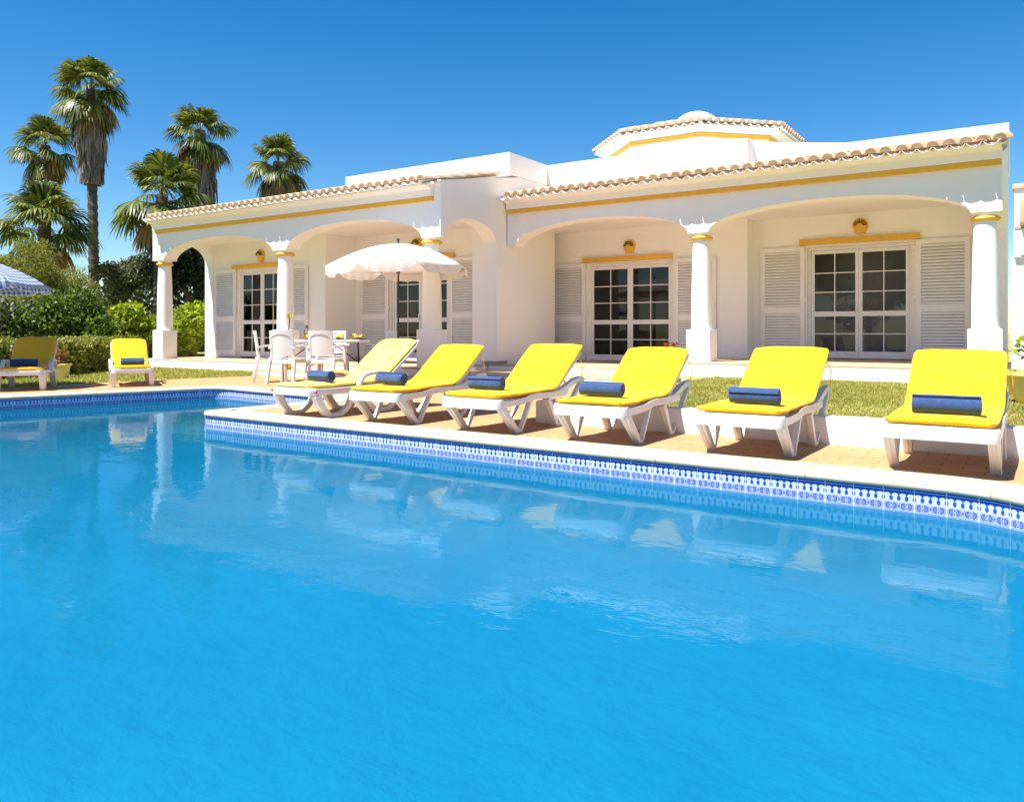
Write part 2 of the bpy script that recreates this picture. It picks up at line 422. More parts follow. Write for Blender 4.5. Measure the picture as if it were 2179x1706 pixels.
# ------------------------------------------------------------------ mesh builder
class G:
    def __init__(s): s.v = []; s.f = []; s.uv = None
    def add(s, vs, fs):
        o = len(s.v)
        s.v += [tuple(p) for p in vs]
        s.f += [tuple(i + o for i in f) for f in fs]
        return s
    def box(s, x0, x1, y0, y1, z0, z1):
        return s.add([(x0,y0,z0),(x1,y0,z0),(x1,y1,z0),(x0,y1,z0),(x0,y0,z1),(x1,y0,z1),(x1,y1,z1),(x0,y1,z1)],
                     [(0,3,2,1),(4,5,6,7),(0,1,5,4),(1,2,6,5),(2,3,7,6),(3,0,4,7)])
    def frustum(s, c0, a0, b0, c1, a1, b1):
        """box with half sizes a,b (x,y) at bottom centre c0 and top centre c1"""
        vs = []
        for c, a, b in ((c0, a0, b0), (c1, a1, b1)):
            for sx, sy in ((-1,-1),(1,-1),(1,1),(-1,1)): vs.append((c[0]+sx*a, c[1]+sy*b, c[2]))
        return s.add(vs, [(0,3,2,1),(4,5,6,7),(0,1,5,4),(1,2,6,5),(2,3,7,6),(3,0,4,7)])
    def prism(s, pts, ext):
        """polygon (3d points) extruded by vector"""
        n = len(pts); e = Vector(ext)
        vs = [tuple(p) for p in pts] + [tuple(Vector(p) + e) for p in pts]
        fs = [tuple(range(n)), tuple(range(2*n-1, n-1, -1))]
        fs += [(i, i+n, (i+1) % n + n, (i+1) % n) for i in range(n)]
        return s.add(vs, fs)
    def lathe(s, prof, c=(0,0,0), seg=24, cap=True):
        vs = []; fs = []
        for r, z in prof:
            for k in range(seg):
                a = 2*math.pi*k/seg
                vs.append((c[0]+r*math.cos(a), c[1]+r*math.sin(a), c[2]+z))
        for i in range(len(prof)-1):
            for k in range(seg):
                k2 = (k+1) % seg
                fs.append((i*seg+k, i*seg+k2, (i+1)*seg+k2, (i+1)*seg+k))
        if cap:
            fs.append(tuple(range(seg-1, -1, -1)))
            o = (len(prof)-1)*seg
            fs.append(tuple(range(o, o+seg)))
        return s.add(vs, fs)
    def tube(s, path, r, seg=8, cap=True):
        path = [Vector(p) for p in path]
        n = len(path); vs = []; fs = []
        rs = r if isinstance(r, (list, tuple)) else [r]*n
        ref = None
        for i, p in enumerate(path):
            t = (path[min(i+1, n-1)] - path[max(i-1, 0)]).normalized()
            if ref is None:
                ref = Vector((0,0,1)) if abs(t.z) < .9 else Vector((1,0,0))
            a = t.cross(ref).normalized(); b = a.cross(t).normalized(); ref = b
            for k in range(seg):
                w = 2*math.pi*k/seg
                vs.append(p + a*math.cos(w)*rs[i] + b*math.sin(w)*rs[i])
        for i in range(n-1):
            for k in range(seg):
                k2 = (k+1) % seg
                fs.append((i*seg+k, i*seg+k2, (i+1)*seg+k2, (i+1)*seg+k))
        if cap:
            fs.append(tuple(range(seg-1,-1,-1))); fs.append(tuple(range((n-1)*seg, n*seg)))
        return s.add(vs, fs)
    def strip(s, path, w, t, rad=0.0):
        """bar of rectangular section following a path in the local y-z plane: path [(x,y,z)], w = width along x, t = thickness"""
        path = [Vector(p) for p in path]; n = len(path); vs = []; fs = []
        ts = t if isinstance(t, (list, tuple)) else [t]*n
        ws = w if isinstance(w, (list, tuple)) else [w]*n
        for i, p in enumerate(path):
            d = (path[min(i+1,n-1)] - path[max(i-1,0)]).normalized()
            nn = Vector((1,0,0)).cross(d).normalized()
            hw, ht = ws[i]/2, ts[i]/2
            for sx, sn in ((-1,-1),(1,-1),(1,1),(-1,1)):
                vs.append(p + Vector((sx*hw,0,0)) + nn*sn*ht)
        for i in range(n-1):
            for k in range(4):
                k2 = (k+1) % 4
                fs.append((i*4+k, i*4+k2, (i+1)*4+k2, (i+1)*4+k))
        fs.append((3,2,1,0)); fs.append(tuple((n-1)*4+k for k in range(4)))
        return s.add(vs, fs)
    def sphere(s, c, r, seg=12, rings=8, sz=1.0):
        prof = []
        for i in range(rings+1):
            a = -math.pi/2 + math.pi*i/rings
            prof.append((max(r*math.cos(a), 1e-4), r*sz*math.sin(a)))
        return s.lathe(prof, c, seg, False)
    def build(s, name, m, parent=None, smooth=False, bevel=0, uvs=None, auto=None, recalc=True):
        me = bpy.data.meshes.new(name)
        off = Vector(parent.get('_o', (0,0,0))) if parent is not None else Vector((0,0,0))
        me.from_pydata([tuple(Vector(p) - off) for p in s.v], [], s.f)
        me.validate(); 
        bm = bmesh.new(); bm.from_mesh(me)
        if recalc: bmesh.ops.recalc_face_normals(bm, faces=bm.faces)
        if bevel:
            bmesh.ops.remove_doubles(bm, verts=bm.verts, dist=1e-5)
            ed = [e for e in bm.edges if len(e.link_faces) == 2 and e.calc_face_angle(0) > R(35)]
            bmesh.ops.bevel(bm, geom=ed, offset=bevel, segments=2, profile=.6, affect='EDGES', clamp_overlap=True)
        bm.to_mesh(me); bm.free()
        if uvs is not None:
            pass
        me.materials.append(m)
        if smooth or bevel:
            me.polygons.foreach_set('use_smooth', [True]*len(me.polygons))
            if not smooth or auto:
                me.set_sharp_from_angle(angle=R(auto or 40))
        o = bpy.data.objects.new(name, me)
        COL.objects.link(o)
        if parent is not None:
            o.parent = parent
            if '_o' in parent: o['_o'] = tuple(off)
        return o

def np_mesh(name, verts, faces, m, parent=None, smooth=False):
    """fast mesh from numpy arrays, faces all with the same corner count"""
    verts = np.asarray(verts, dtype=np.float32); faces = np.asarray(faces, dtype=np.int32)
    if parent is not None and '_o' in parent:
        verts = verts - np.array(parent['_o'][:], dtype=np.float32)
    k = faces.shape[1]
    me = bpy.data.meshes.new(name)
    me.vertices.add(len(verts)); me.vertices.foreach_set('co', verts.ravel())
    me.loops.add(faces.size); me.loops.foreach_set('vertex_index', faces.ravel())
    me.polygons.add(len(faces))
    me.polygons.foreach_set('loop_start', np.arange(0, faces.size, k, dtype=np.int32))
    me.update(calc_edges=True)
    if smooth: me.polygons.foreach_set('use_smooth', [True]*len(me.polygons))
    me.materials.append(m)
    o = bpy.data.objects.new(name, me); COL.objects.link(o)
    if parent is not None:
        o.parent = parent
        if '_o' in parent: o['_o'] = tuple(parent['_o'])
    return o

def tag(o, label=None, cat=None, group=None, kind=None):
    if label: o['label'] = label
    if cat: o['category'] = cat
    if group: o['group'] = group
    if kind: o['kind'] = kind
    return o
def thing(name, label, cat, loc=(0,0,0), rz=0, group=None, world=False):
    """an Empty at the thing's base; world=True: its parts are written in world coordinates"""
    o = bpy.data.objects.new(name, None); COL.objects.link(o)
    o.empty_display_size = .2
    o.location = loc; o.rotation_euler = (0, 0, rz)
    if world: o['_o'] = tuple(loc)
    return tag(o, label, cat, group)
def dup(root, loc, rz, label, group=None, scale=None):
    def cp(o, par):
        c = o.copy(); COL.objects.link(c); c.parent = par
        for ch in list(o.children): cp(ch, c)
        return c
    r = cp(root, None)
    r.location = loc; r.rotation_euler = (0, 0, rz); r['label'] = label
    if group: r['group'] = group
    if scale: r.scale = (scale,)*3
    return r

# ------------------------------------------------------------------ pool, deck, ground
def fillet(pts, rads, n=10):
    out = []; N = len(pts)
    for i in range(N):
        p = Vector(pts[i]); a = Vector(pts[i-1]) - p; b = Vector(pts[(i+1) % N]) - p
        r = rads[i]
        if r <= 0: out.append(p); continue
        a.normalize(); b.normalize()
        ang = a.angle(b); t = r / math.tan(ang/2)
        c = p + (a+b).normalized() * (r / math.sin(ang/2))
        s0 = p + a*t - c; s1 = p + b*t - c
        a0 = math.atan2(s0.y, s0.x); a1 = math.atan2(s1.y, s1.x)
        d = a1 - a0
        while d > math.pi: d -= 2*math.pi
        while d < -math.pi: d += 2*math.pi
        for k in range(n+1):
            w = a0 + d*k/n
            out.append(c + Vector((math.cos(w), math.sin(w)))*r)
    return out
POOL = fillet([(-7.40,5.06),(.25,4.90),(.30,-2.6),(-13.35,-2.6),(-10.40,7.52),(-7.28,7.15)],
              [.20,.75,.6,.5,.30,.12])
def subdivide(poly, step):
    out = []
    for i, p in enumerate(poly):
        q = poly[(i+1) % len(poly)]
        n = max(1, int((q-p).length / step))
        for k in range(n): out.append(p.lerp(q, k/n))
    return out
POOL = subdivide(POOL, .5)
def offsets(poly):
    """outward unit miter vectors (poly clockwise)"""
    res = []
    N = len(poly)
    for i in range(N):
        a = (poly[i] - poly[i-1]).normalized(); b = (poly[(i+1) % N] - poly[i]).normalized()
        na = Vector((-a.y, a.x)); nb = Vector((-b.y, b.x))
        m = (na+nb).normalized()
        res.append(m / max(.4, m.dot(na)))
    return res
OFF = offsets(POOL)
def ring(o): return [p + m*o for p, m in zip(POOL, OFF)]

def sweep(name, prof, m, kind=None, parent=None, smooth=True, close=False):
    """profile [(offset, z, v)] swept round the pool; uv = (metres along, v)"""
    N = len(POOL); k = len(prof)
    vs = []; fs = []; uv = []
    rows = [ring(o) for o, z, v in prof]
    L = [0]
    for i in range(N): L.append(L[-1] + (POOL[(i+1) % N] - POOL[i]).length)
    for i in range(N+1):
        for j in range(k): 
            p = rows[j][i % N]; vs.append((p.x, p.y, prof[j][1]))
    for i in range(N):
        for j in range(k-1):
            fs.append((i*k+j, (i+1)*k+j, (i+1)*k+j+1, i*k+j+1))
            uv += [(L[i], prof[j][2]), (L[i+1], prof[j][2]), (L[i+1], prof[j+1][2]), (L[i], prof[j+1][2])]
    me = bpy.data.meshes.new(name); me.from_pydata(vs, [], fs)
    u = me.uv_layers.new(name='UVMap')
    u.data.foreach_set('uv', np.array(uv, dtype=np.float32).ravel())
    me.materials.append(m)
    if smooth: me.polygons.foreach_set('use_smooth', [True]*len(fs))
    o = bpy.data.objects.new(name, me); COL.objects.link(o)
    if parent is not None: o.parent = parent
    if kind: o['kind'] = kind
    return o

def fill(name, outer, holes, z, m, kind='structure'):
    bm = bmesh.new()
    es = []
    for loop in [outer] + holes:
        vs = [bm.verts.new((p[0], p[1], z)) for p in loop]
        for i in range(len(vs)): es.append(bm.edges.new((vs[i], vs[(i+1) % len(vs)])))
    bmesh.ops.triangle_fill(bm, use_beauty=True, use_dissolve=False, edges=es)
    for f in bm.faces:
        if f.normal.z < 0: f.normal_flip()
    me = bpy.data.meshes.new(name); bm.to_mesh(me); bm.free()
    me.materials.append(m)
    o = bpy.data.objects.new(name, me); COL.objects.link(o)
    if kind: o['kind'] = kind
    return o

WZ = -.172
water = fill('pool_water', ring(.0), [], WZ, MT['water'])
basin = fill('pool_basin', ring(-.40), [], -.80, MT['basin'])
bwo = sweep('pool_wall', [(.001, -.20, 0), (.001, -.34, .1), (-.03, -.48, .2), (-.10, -.62, .3), (-.22, -.74, .4), (-.40, -.80, .5)], MT['basin'], parent=basin)
tb = sweep('border_tiles', [(0.001, -.036, 0), (0.001, -.205, .169)], MT['tileband'], parent=basin, smooth=False)
cop = sweep('pool_coping', [(.012,-.038,0),(-.008,-.038,.03),(-.017,-.031,.05),(-.020,-.018,.07),(-.016,-.004,.09),(-.004,.006,.11),(.03,.010,.15),(.30,.010,.45),(.335,.006,.48),(.34,-.01,.5)], MT['coping'], kind='structure')

ring_deck = ring(.335)
DECK = [(6,5.6),(6,6.24),(-3.9,6.24),(-3.9,6.6),(-4.35,7.6),(-4.5,11.6),(-9.0,12.2),(-12.5,11.0),(-12.5,9.66),(-12.9,8.05),(-13.0,5.5),(-14.6,1.0),(-15.5,-5),(6,-5)]
deck = fill('pool_deck', DECK, [ring_deck], 0.0, MT['deck'])
ground = fill('ground', [(-900,-900),(900,-900),(900,900),(-900,900)], [ring(.2)], -.02, MT['lawn'])

# raised lawn on the right, with its low retaining wall
lawn = fill('lawn', [(-3.75,6.33),(14,6.33),(14,13.4),(-4.9,13.4),(-4.9,12.2),(-4.35,11.6),(-4.3,7.6)], [], .10, MT['lawn'])
gw = G().box(-3.9, 9, 6.24, 6.42, -.05, .205)
gw.box(-3.9, -3.72, 6.42, 6.75, -.05, .20)
tag(gw.build('garden_wall', MT['plaster'], bevel=.02), 'low white rendered wall holding back the lawn behind the loungers', 'wall')

def blades(name, rect, n, h, m, z, seed, keep=None):
    rng = np.random.default_rng(seed)
    x = rng.uniform(rect[0], rect[1], n); y = rng.uniform(rect[2], rect[3], n)
    # clumpier growth: thin out by a smooth random field
    f = np.sin(x*2.1+1.3*np.sin(y*1.7))+np.sin(y*2.9+1.1*np.sin(x*2.3))+rng.normal(0,1.0,n)
    k = f > -1.2
    if keep is not None: k &= keep(x, y)
    x, y = x[k], y[k]; n = len(x)
    hh = h * rng.uniform(.5, 1.3, n); a = rng.uniform(0, 2*np.pi, n); w = rng.uniform(.006, .014, n)*h/.04
    lean = rng.normal(0, .6, (n, 2)) * hh[:, None]
    zz = z if np.isscalar(z) else z(x, y)
    b0 = np.stack([x-np.cos(a)*w, y-np.sin(a)*w, np.full(n, 0)+zz], 1)
    b1 = np.stack([x+np.cos(a)*w, y+np.sin(a)*w, np.full(n, 0)+zz], 1)
    t = np.stack([x+lean[:,0], y+lean[:,1], hh+zz], 1)
    V = np.stack([b0, b1, t], 1).reshape(-1, 3)
    Fc = np.arange(3*n).reshape(n, 3)
    return tag(np_mesh(name, V, Fc, m), kind='stuff')
def right_keep(x, y):
    return (x > -3.7 - (y-6.4)*.12) & ~((x > -5.1) & (x < -4.5) & (y > 12.7))
blades('grass', (-4.4, 2.6, 6.43, 12.7), 230000, .024, MT['grass'], .10, 3, right_keep)
def left_keep(x, y):
    return (x < -13.02 + np.clip((y-8.05)*.30, 0, .5)) | (y < 0)
blades('grass', (-18.5, -12.55, 2.5, 10.85), 56000, .05, MT['grass_left'], -.02, 4, left_keep)

# ------------------------------------------------------------------ terraces and steps (setting)
def slab(name, poly, z0, z1, edge=True):
    g = G().prism([(x, y, z0) for x, y in poly], (0, 0, z1 - z0 - .032))
    o = g.build(name, MT['plaster']); o['kind'] = 'structure'
    t = G().prism([(x, y, z1-.03) for x, y in poly], (0, 0, .03))
    tt = t.build('tile_top', MT['terrace'], bevel=.008); tt.parent = o
    return o
slab('terrace', [(-18.1,10.86),(-9.0,10.86),(-9.0,13.4),(-18.1,13.4)], -.06, .20)
slab('terrace', [(-8.98,12.62),(-5.05,12.62),(-5.05,15.4),(-8.98,15.4)], -.06, .205)
slab('terrace', [(-5.04,12.66),(-.30,12.66),(-.30,15.8),(-5.04,15.8)], -.06, .335)
slab('steps', [(-12.9,10.1),(-9.05,10.1),(-8.2,11.25),(-4.95,11.25),(-4.95,12.60),(-8.97,12.60),(-8.97,10.84),(-12.9,10.84)], -.06, .10)

# ------------------------------------------------------------------ the villa
VO = (-9.0, 14.0, 0)
villa = thing('villa', 'white single-storey villa with arched verandas, tiled eaves and yellow trim beside the pool', 'house', VO, world=True)
LY, RY = 10.9, 13.0            # front planes of the two arcades
SPR = 2.56

def arch_pts(c, a, b, n=28, z0=SPR):
    return [(c - a*math.cos(math.pi*k/n), z0 + b*math.sin(math.pi*k/n)) for k in range(n+1)]
def arcade(y, x0, x1, arches, ztop, thick=.36):
    pts = [(x0, ztop), (x0, SPR)]
    for c, a, b in arches: pts += arch_pts(c, a, b)
    pts += [(x1, SPR), (x1, ztop)]
    g = G().prism([(x, y, z) for x, z in pts], (0, thick, 0))
    return g.build('arcade', MT['plaster_warm'], villa)
arcade(LY, -17.72, -9.144, [(-15.315, 1.965, .43), (-11.08, 1.83, .45)], 3.46)
arcade(RY, -8.78, -.36, [(-6.79, 1.80, .42), (-2.69, 1.945, .40)], 3.46)

def side_wall(x, thick, pts_top, y0, y1, ac, aa, ab, zb=SPR, name='side_arch_wall', pier=None):
    """wall in a plane of constant x, with an arch; pts_top = top outline from y1 back to y0"""
    pts = [(y0, zb)] + arch_pts(ac, aa, ab, 24, zb)
    if pier is not None: pts += [(ac+aa, pier), (y1, pier)]
    else: pts += [(y1, zb)]
    pts += pts_top
    return G().prism([(x, y, z) for y, z in pts], (-thick, 0, 0)).build(name, MT['plaster_warm'], villa)
# right face of the left block: arch, roof slope above
side_wall(-8.802, .34, [(14.9, 4.02), (13.42, 4.02), (12.9, 3.93), (LY, 3.565)], LY, 14.9, 11.835, .815, .41, pier=.2)
# left end of the left block
side_wall(-17.40, .32, [(13.3, 3.95), (LY+.362, 3.5)], LY+.362, 13.3, 11.80, .535, .45, pier=.0)
# right end of the right block
side_wall(-.362, .30, [(16.4, 4.44), (16.02, 4.44), (16.0, 4.05), (RY+.362, 3.46)], RY+.362, 16.4, 14.3, .90, .40, pier=.0)

def column(x, y, zg):
    g = G().lathe([(.182,.885),(.180,.92),(.177,1.3),(.163,2.0),(.146,2.40),(.144,2.43),(.137,2.455)], (x,y,0), 28)
    g.lathe([(.138,2.50),(.152,2.515),(.165,2.54),(.165,2.56)], (x,y,0), 28)
    c = g.build('column', MT['plaster'], villa, smooth=True, auto=50)
    G().box(x-.215, x+.215, y-.188, y+.188, zg, .89).build('plinth', MT['plaster'], c, bevel=.014)
    pr = [(.12,2.45)] + [(.150+.042*math.cos(t), 2.476+.034*math.sin(t)) for t in [math.pi*(-.5+k/10) for k in range(11)]] + [(.12,2.508)]
    G().lathe(pr, (x,y,0), 28).build('collar_ring', MT['yellow_paint'], c, smooth=True)
column(-17.50, LY+.18, -.06); column(-13.14, LY+.18, -.0); column(-9.15, LY+.18, .0)
column(-4.81, RY+.18, -.0); column(-.57, RY+.18, .0)

# cornices and yellow bands
def cornice(y, x0, x1):
    pr = [(y-.002, 3.285), (y-.085, 3.285), (y-.085, 3.40), (y-.11, 3.415), (y-.26, 3.455), (y-.26, 3.48), (y-.002, 3.52)]
    G().prism([(x0, a, b) for a, b in pr], (x1-x0, 0, 0)).build('cornice', MT['plaster_warm'], villa)
    G().box(x0+.03, x1-.002, y-.055, y-.001, 3.205, 3.283).build('trim_band', MT['yellow_paint'], villa, bevel=.008)
cornice(LY, -17.60, -8.96); cornice(RY, -8.76, -.365)

# roof tiles -----------------------------------------------------------------
def arc_tile(V, Fq, o, ex, es, en, r, rise, L, up, lift0, lift1, th=.014, seg=7, taper=.9, cap=False):
    """half tube tile with thickness: o = centre of its lower end, up = +1 cover / -1 pan"""
    base = len(V)
    for (s, rr, lf) in ((0, r, lift0), (L, r*taper, lift1)):
        for q in (0, 1):
            R2 = rr - q*th
            for k in range(seg+1):
                if up > 0:
                    a = math.pi*k/seg
                    V.append(o + ex*(R2*math.cos(a)) + en*(rise*(R2*math.sin(a)) + lf) + es*s)
                else:       # shallow channel: an arc of 120 degrees
                    a = math.pi*(30+120*k/seg)/180
                    V.append(o + ex*(R2*math.cos(a)/.866) + en*(-(R2*(math.sin(a)-.5)/.866)*rise + lf) + es*s)
    n = seg+1
    if cap:     # mortar stop a little inside the open end
        b2 = len(V)
        for k in range(seg+1):
            a = math.pi*k/seg
            V.append(o + ex*((r-th)*math.cos(a)) + en*(up*rise*((r-th)*math.sin(a)) + lift0) + es*.025)
        Fq.append(tuple(range(b2, b2+seg+1)))
    for q in (0, 1):
        for k in range(seg):
            a, b = base+q*n+k, base+q*n+k+1
            c, d = base+2*n+q*n+k+1, base+2*n+q*n+k
            Fq.append((a, b, c, d) if q == 0 else (d, c, b, a))
    for k in range(seg):
        Fq.append((base+k, base+n+k, base+n+k+1, base+k+1))
    for e in (0, seg):
        Fq.append((base+e, base+2*n+e, base+3*n+e, base+n+e))
def tiled(name, o, ex, es, ncol, pitch, lens, parent, row=.40, seed=1, eave=True, rk=(.094, .097)):
    """columns of cover and pan tiles going up a slope; lens(c) = slope length of a column"""
    rnd = random.Random(seed)
    ex = Vector(ex).normalized(); es = Vector(es).normalized(); en = ex.cross(es).normalized()
    if en.z < 0: en = -en
    V, Fq, V2, F2 = [], [], [], []
    for c in range(ncol):
        L = lens(c); nr = max(1, int(round(L/row)))
        for rI in range(nr):
            jit = rnd.uniform(-.006, .006)
            st = rI*row
            le = min(row+.07, L-st+.02)
            if le < .08: continue
            tgt = (V2, F2) if (rI == 0 and eave) else (V, Fq)
            arc_tile(*tgt, Vector(o)+ex*((c+.5)*pitch+jit)+es*(st-(.02 if rI == 0 else 0)), ex, es, en, rk[1]*1.04, 1.05, le, -1, .046, .040)
            arc_tile(V, Fq, Vector(o)+ex*((c+1)*pitch+jit)+es*(st+(0.0 if rI == 0 else 0)), ex, es, en, rk[0]*rnd.uniform(.97,1.04), .92, le, 1, .060, .044, cap=(rI == 0))
    a = G(); a.v = [tuple(p) for p in V]; a.f = Fq
    ob = a.build(name, MT['tile_clay'], parent, smooth=True, auto=45)
    if V2:
        b = G(); b.v = [tuple(p) for p in V2]; b.f = F2
        b.build('eave_tiles', MT['tile_white'], ob, smooth=True, auto=45)
    return ob
sl = .215
def slope_vec(): return Vector((0, 1, sl)).normalized()
hyp = math.sqrt(1+sl*sl)
tiled('tiled_roof', (-17.56, 10.56, 3.475), (1,0,0), slope_vec(), 42, .2045, lambda c: 2.54*hyp, villa, seed=4)
tiled('tiled_roof', (-8.76, 12.66, 3.445), (1,0,0), slope_vec(), 41, .2045, lambda c: (1.94 if -8.76+c*.2045 < -4.45 else (2.29+min(1.1, max(0, (-8.76+c*.2045+4.45)*.8)))) * hyp, villa, seed=5)
# boards under the tiles
def under(x0, x1, y0, y1, z0, z1, d=.03):
    G().prism([(x0,y0,z0-d),(x0,y1,z1-d),(x0,y1,z1),(x0,y0,z0)], (x1-x0,0,0)).build('roof_deck', MT['plaster_warm'], villa)
under(-17.5, -8.80, 10.70, 13.15, 3.50, 3.50+sl*2.45)
under(-8.78, -.37, 12.80, 16.1, 3.47, 3.47+sl*3.30)

# parapets
G().box(-13.44, -8.804, 13.1, 14.88, 4.03, 4.485).build('parapet', MT['plaster'], villa, bevel=.02)
G().box(-17.4, -13.442, 13.16, 13.5, 3.9, 4.30).build('parapet', MT['plaster'], villa, bevel=.02)
G().prism([(-8.80,14.6,3.6),(-4.44,14.6,3.6),(-4.44,14.96,3.6),(-2.98,16.02,3.6),(-.34,16.02,3.6),(-.34,16.5,3.6),(-8.80,16.5,3.6)], (0,0,.875)).build('parapet', MT['plaster'], villa, bevel=.02)
# veranda ceilings
G().box(-17.5, -9.12, 11.27, 13.6, 3.06, 3.12).build('ceiling', MT['plaster_warm'], villa)
G().box(-9.6, -.68, 13.37, 16.0, 3.06, 3.12).build('ceiling', MT['plaster_warm'], villa)

# back walls with door openings
def back_wall(x0, x1, y, z0, z1, op=None, th=.22):
    g = G()
    if op is None: g.box(x0, x1, y, y+th, z0, z1)
    else:
        a, b, h = op
        pts = [(x0,z0),(a,z0),(a,h),(b,h),(b,z0),(x1,z0),(x1,z1),(x0,z1)]
        g.prism([(x, y, z) for x, z in pts], (0, th, 0))
    return g.build('wall', MT['plaster_warm'], villa)
back_wall(-17.72, -13.32, 12.36, .0, 3.3, (-16.42, -14.74, 2.38))
back_wall(-13.54, -9.15, 13.30, .0, 3.9, (-12.20, -10.50, 2.42))
back_wall(-9.28, -4.66, 15.30, .0, 3.3, (-8.19, -6.20, 2.34))
back_wall(-4.90, -.66, 15.70, .0, 3.3, (-3.62, -1.80, 2.47))
G().box(-13.52, -13.322, 12.582, 13.298, .0, 3.3).build('wall', MT['plaster_warm'], villa)
G().box(-9.50, -9.28, 13.522, 15.5, .0, 3.3).build('wall', MT['plaster_warm'], villa)
G().box(-4.86, -4.662, 15.522, 15.698, .0, 3.3).build('wall', MT['plaster_warm'], villa)
G().box(-9.42, -9.144, 12.68, 13.298, .0, 3.6).build('wall', MT['plaster_warm'], villa)
G().box(-9.142, -8.50, 13.002, 13.30, .0, 2.6).build('wall', MT['plaster_warm'], villa) if False else None
# body of the house behind
G().prism([(-17.6,16.9,-.05),(-.5,16.9,-.05),(-.5,19.0,-.05),(-4.6,19.0,-.05),(-4.6,23.4,-.05),(-17.6,23.4,-.05)], (0,0,3.95)).build('wall', MT['plaster'], villa)
G().box(-17.6, -13.6, 13.6, 16.85, -.05, 3.85).build('wall', MT['plaster'], villa) if False else None

def door(x0, x1, y, z0, z1, curtains=False, th=.06):
    """two-leaf glazed door, each leaf 2 x (3 + 2) panes"""
    g = G(); yd = y + .05
    w = x1-x0; H = z1-z0
    fr = .055
    g.box(x0+.002, x0+fr, yd, yd+th, z0, z1-.002); g.box(x1-fr, x1-.002, yd, yd+th, z0, z1-.002)
    g.box(x0+fr, x1-fr, yd, yd+th, z1-.06, z1-.003)
    xm = (x0+x1)/2
    st, mu = .060, .018
    gl = G()
    for (a, b) in ((x0+fr+.004, xm-.002), (xm+.002, x1-fr-.004)):
        yl = yd+.012
        g.box(a, a+st, yl, yl+.042, z0+.012, z1-.064); g.box(b-st, b, yl, yl+.042, z0+.012, z1-.064)
        zb, zt = z0+.012, z1-.064
        r0 = zb+.13; rm0 = zb + (zt-zb)*.385; rm1 = rm0+.095; r1 = zt-.07
        for c0, c1 in ((zb, r0), (rm0, rm1), (r1, zt)): g.box(a+st, b-st, yl+.001, yl+.041, c0, c1)
        xc = (a+b)/2
        for s0, s1, n in ((r0, rm0, 2), (rm1, r1, 3)):
            g.box(xc-mu/2, xc+mu/2, yl+.006, yl+.034, s0, s1)
            for k in range(1, n):
                zz = s0 + (s1-s0)*k/n
                g.box(a+st, xc-mu/2, yl+.007, yl+.033, zz-mu/2, zz+mu/2)
                g.box(xc+mu/2, b-st, yl+.007, yl+.033, zz-mu/2, zz+mu/2)
        gl.add([(a+st, yl+.02, r0), (b-st, yl+.02, r0), (b-st, yl+.02, r1), (a+st, yl+.02, r1)], [(0,1,2,3)])
    d = g.build('door', MT['white_paint'], villa)
    gl.build('glass', MT['glass'], d, recalc=False)
    hd = G().box(xm-.055, xm-.035, yd-.02, yd+.012, z0+.86, z0+1.0)
    hd.build('handle', MT['white_paint'], d, bevel=.004)
    # room behind the glass
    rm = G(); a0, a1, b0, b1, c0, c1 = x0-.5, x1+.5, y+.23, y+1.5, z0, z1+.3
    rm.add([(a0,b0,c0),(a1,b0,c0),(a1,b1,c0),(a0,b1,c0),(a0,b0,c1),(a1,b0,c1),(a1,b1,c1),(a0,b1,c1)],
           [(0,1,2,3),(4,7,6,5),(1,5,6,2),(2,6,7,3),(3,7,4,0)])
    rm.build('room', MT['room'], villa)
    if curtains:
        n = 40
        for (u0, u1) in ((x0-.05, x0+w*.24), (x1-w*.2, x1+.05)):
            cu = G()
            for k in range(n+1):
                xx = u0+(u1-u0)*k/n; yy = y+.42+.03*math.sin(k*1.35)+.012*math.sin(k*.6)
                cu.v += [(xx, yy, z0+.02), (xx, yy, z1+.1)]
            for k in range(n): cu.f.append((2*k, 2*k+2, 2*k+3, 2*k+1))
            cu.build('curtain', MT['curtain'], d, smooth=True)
door(-16.42, -14.74, 12.36, .23, 2.38, True)
door(-12.20, -10.50, 13.30, .25, 2.42, True)
door(-8.19, -6.20, 15.30, .21, 2.34)
door(-3.62, -1.80, 15.70, .34, 2.47)

def shutter(x0, x1, y, z0, z1, hinge_right, fold=0.0):
    """louvred leaf standing open against the wall"""
    g = G(); yf = y-.055; t = .04
    st = .085
    g.box(x0, x0+st, yf, yf+t, z0, z1); g.box(x1-st, x1, yf, yf+t, z0, z1)
    zm = z0 + (z1-z0)*.40
    rails = [(z0, z0+.15), (zm, zm+.13), (z1-.085, z1)]
    for a, b in rails: g.box(x0+st, x1-st, yf+.001, yf+t-.001, a, b)
    for a, b in ((z0+.15, zm), (zm+.13, z1-.085)):
        n = int((b-a)/.054); h = (b-a)/n
        for k in range(n):
            zc = a+(k+.5)*h
            # tilted slat, its outer edge lower
            pts = [(yf+.002, zc-h*.36), (yf+.006, zc-h*.42), (yf+t-.010, zc+h*.32), (yf+t-.017, zc+h*.38)]
            g.prism([(x0+st, p, q) for p, q in pts], (x1-x0-2*st, 0, 0))
    # backing hides the wall; its colour stands for shade between the slats
    s = g.build('shutter', MT['shutter'], villa)
    bk = G().add([(x0+st, yf+t-.001, z0+.1), (x1-st, yf+t-.001, z0+.1), (x1-st, yf+t-.001, z1-.05), (x0+st, yf+t-.001, z1-.05)], [(0,1,2,3)])
    bk.build('louvre_shade', MT['louvre_shade'], s)
    xh = x1+.012 if hinge_right else x0-.012
    for zz in (z0+.16, (z0+z1)/2, z1-.2):
        h = G().lathe([(.012,0),(.012,.10)], (xh, yf-.004, zz), 8)
        h.box(xh-.04, xh+.04, yf-.012, yf+.004, zz+.02, zz+.08)
        h.build('hinge', MT['shutter'], s)
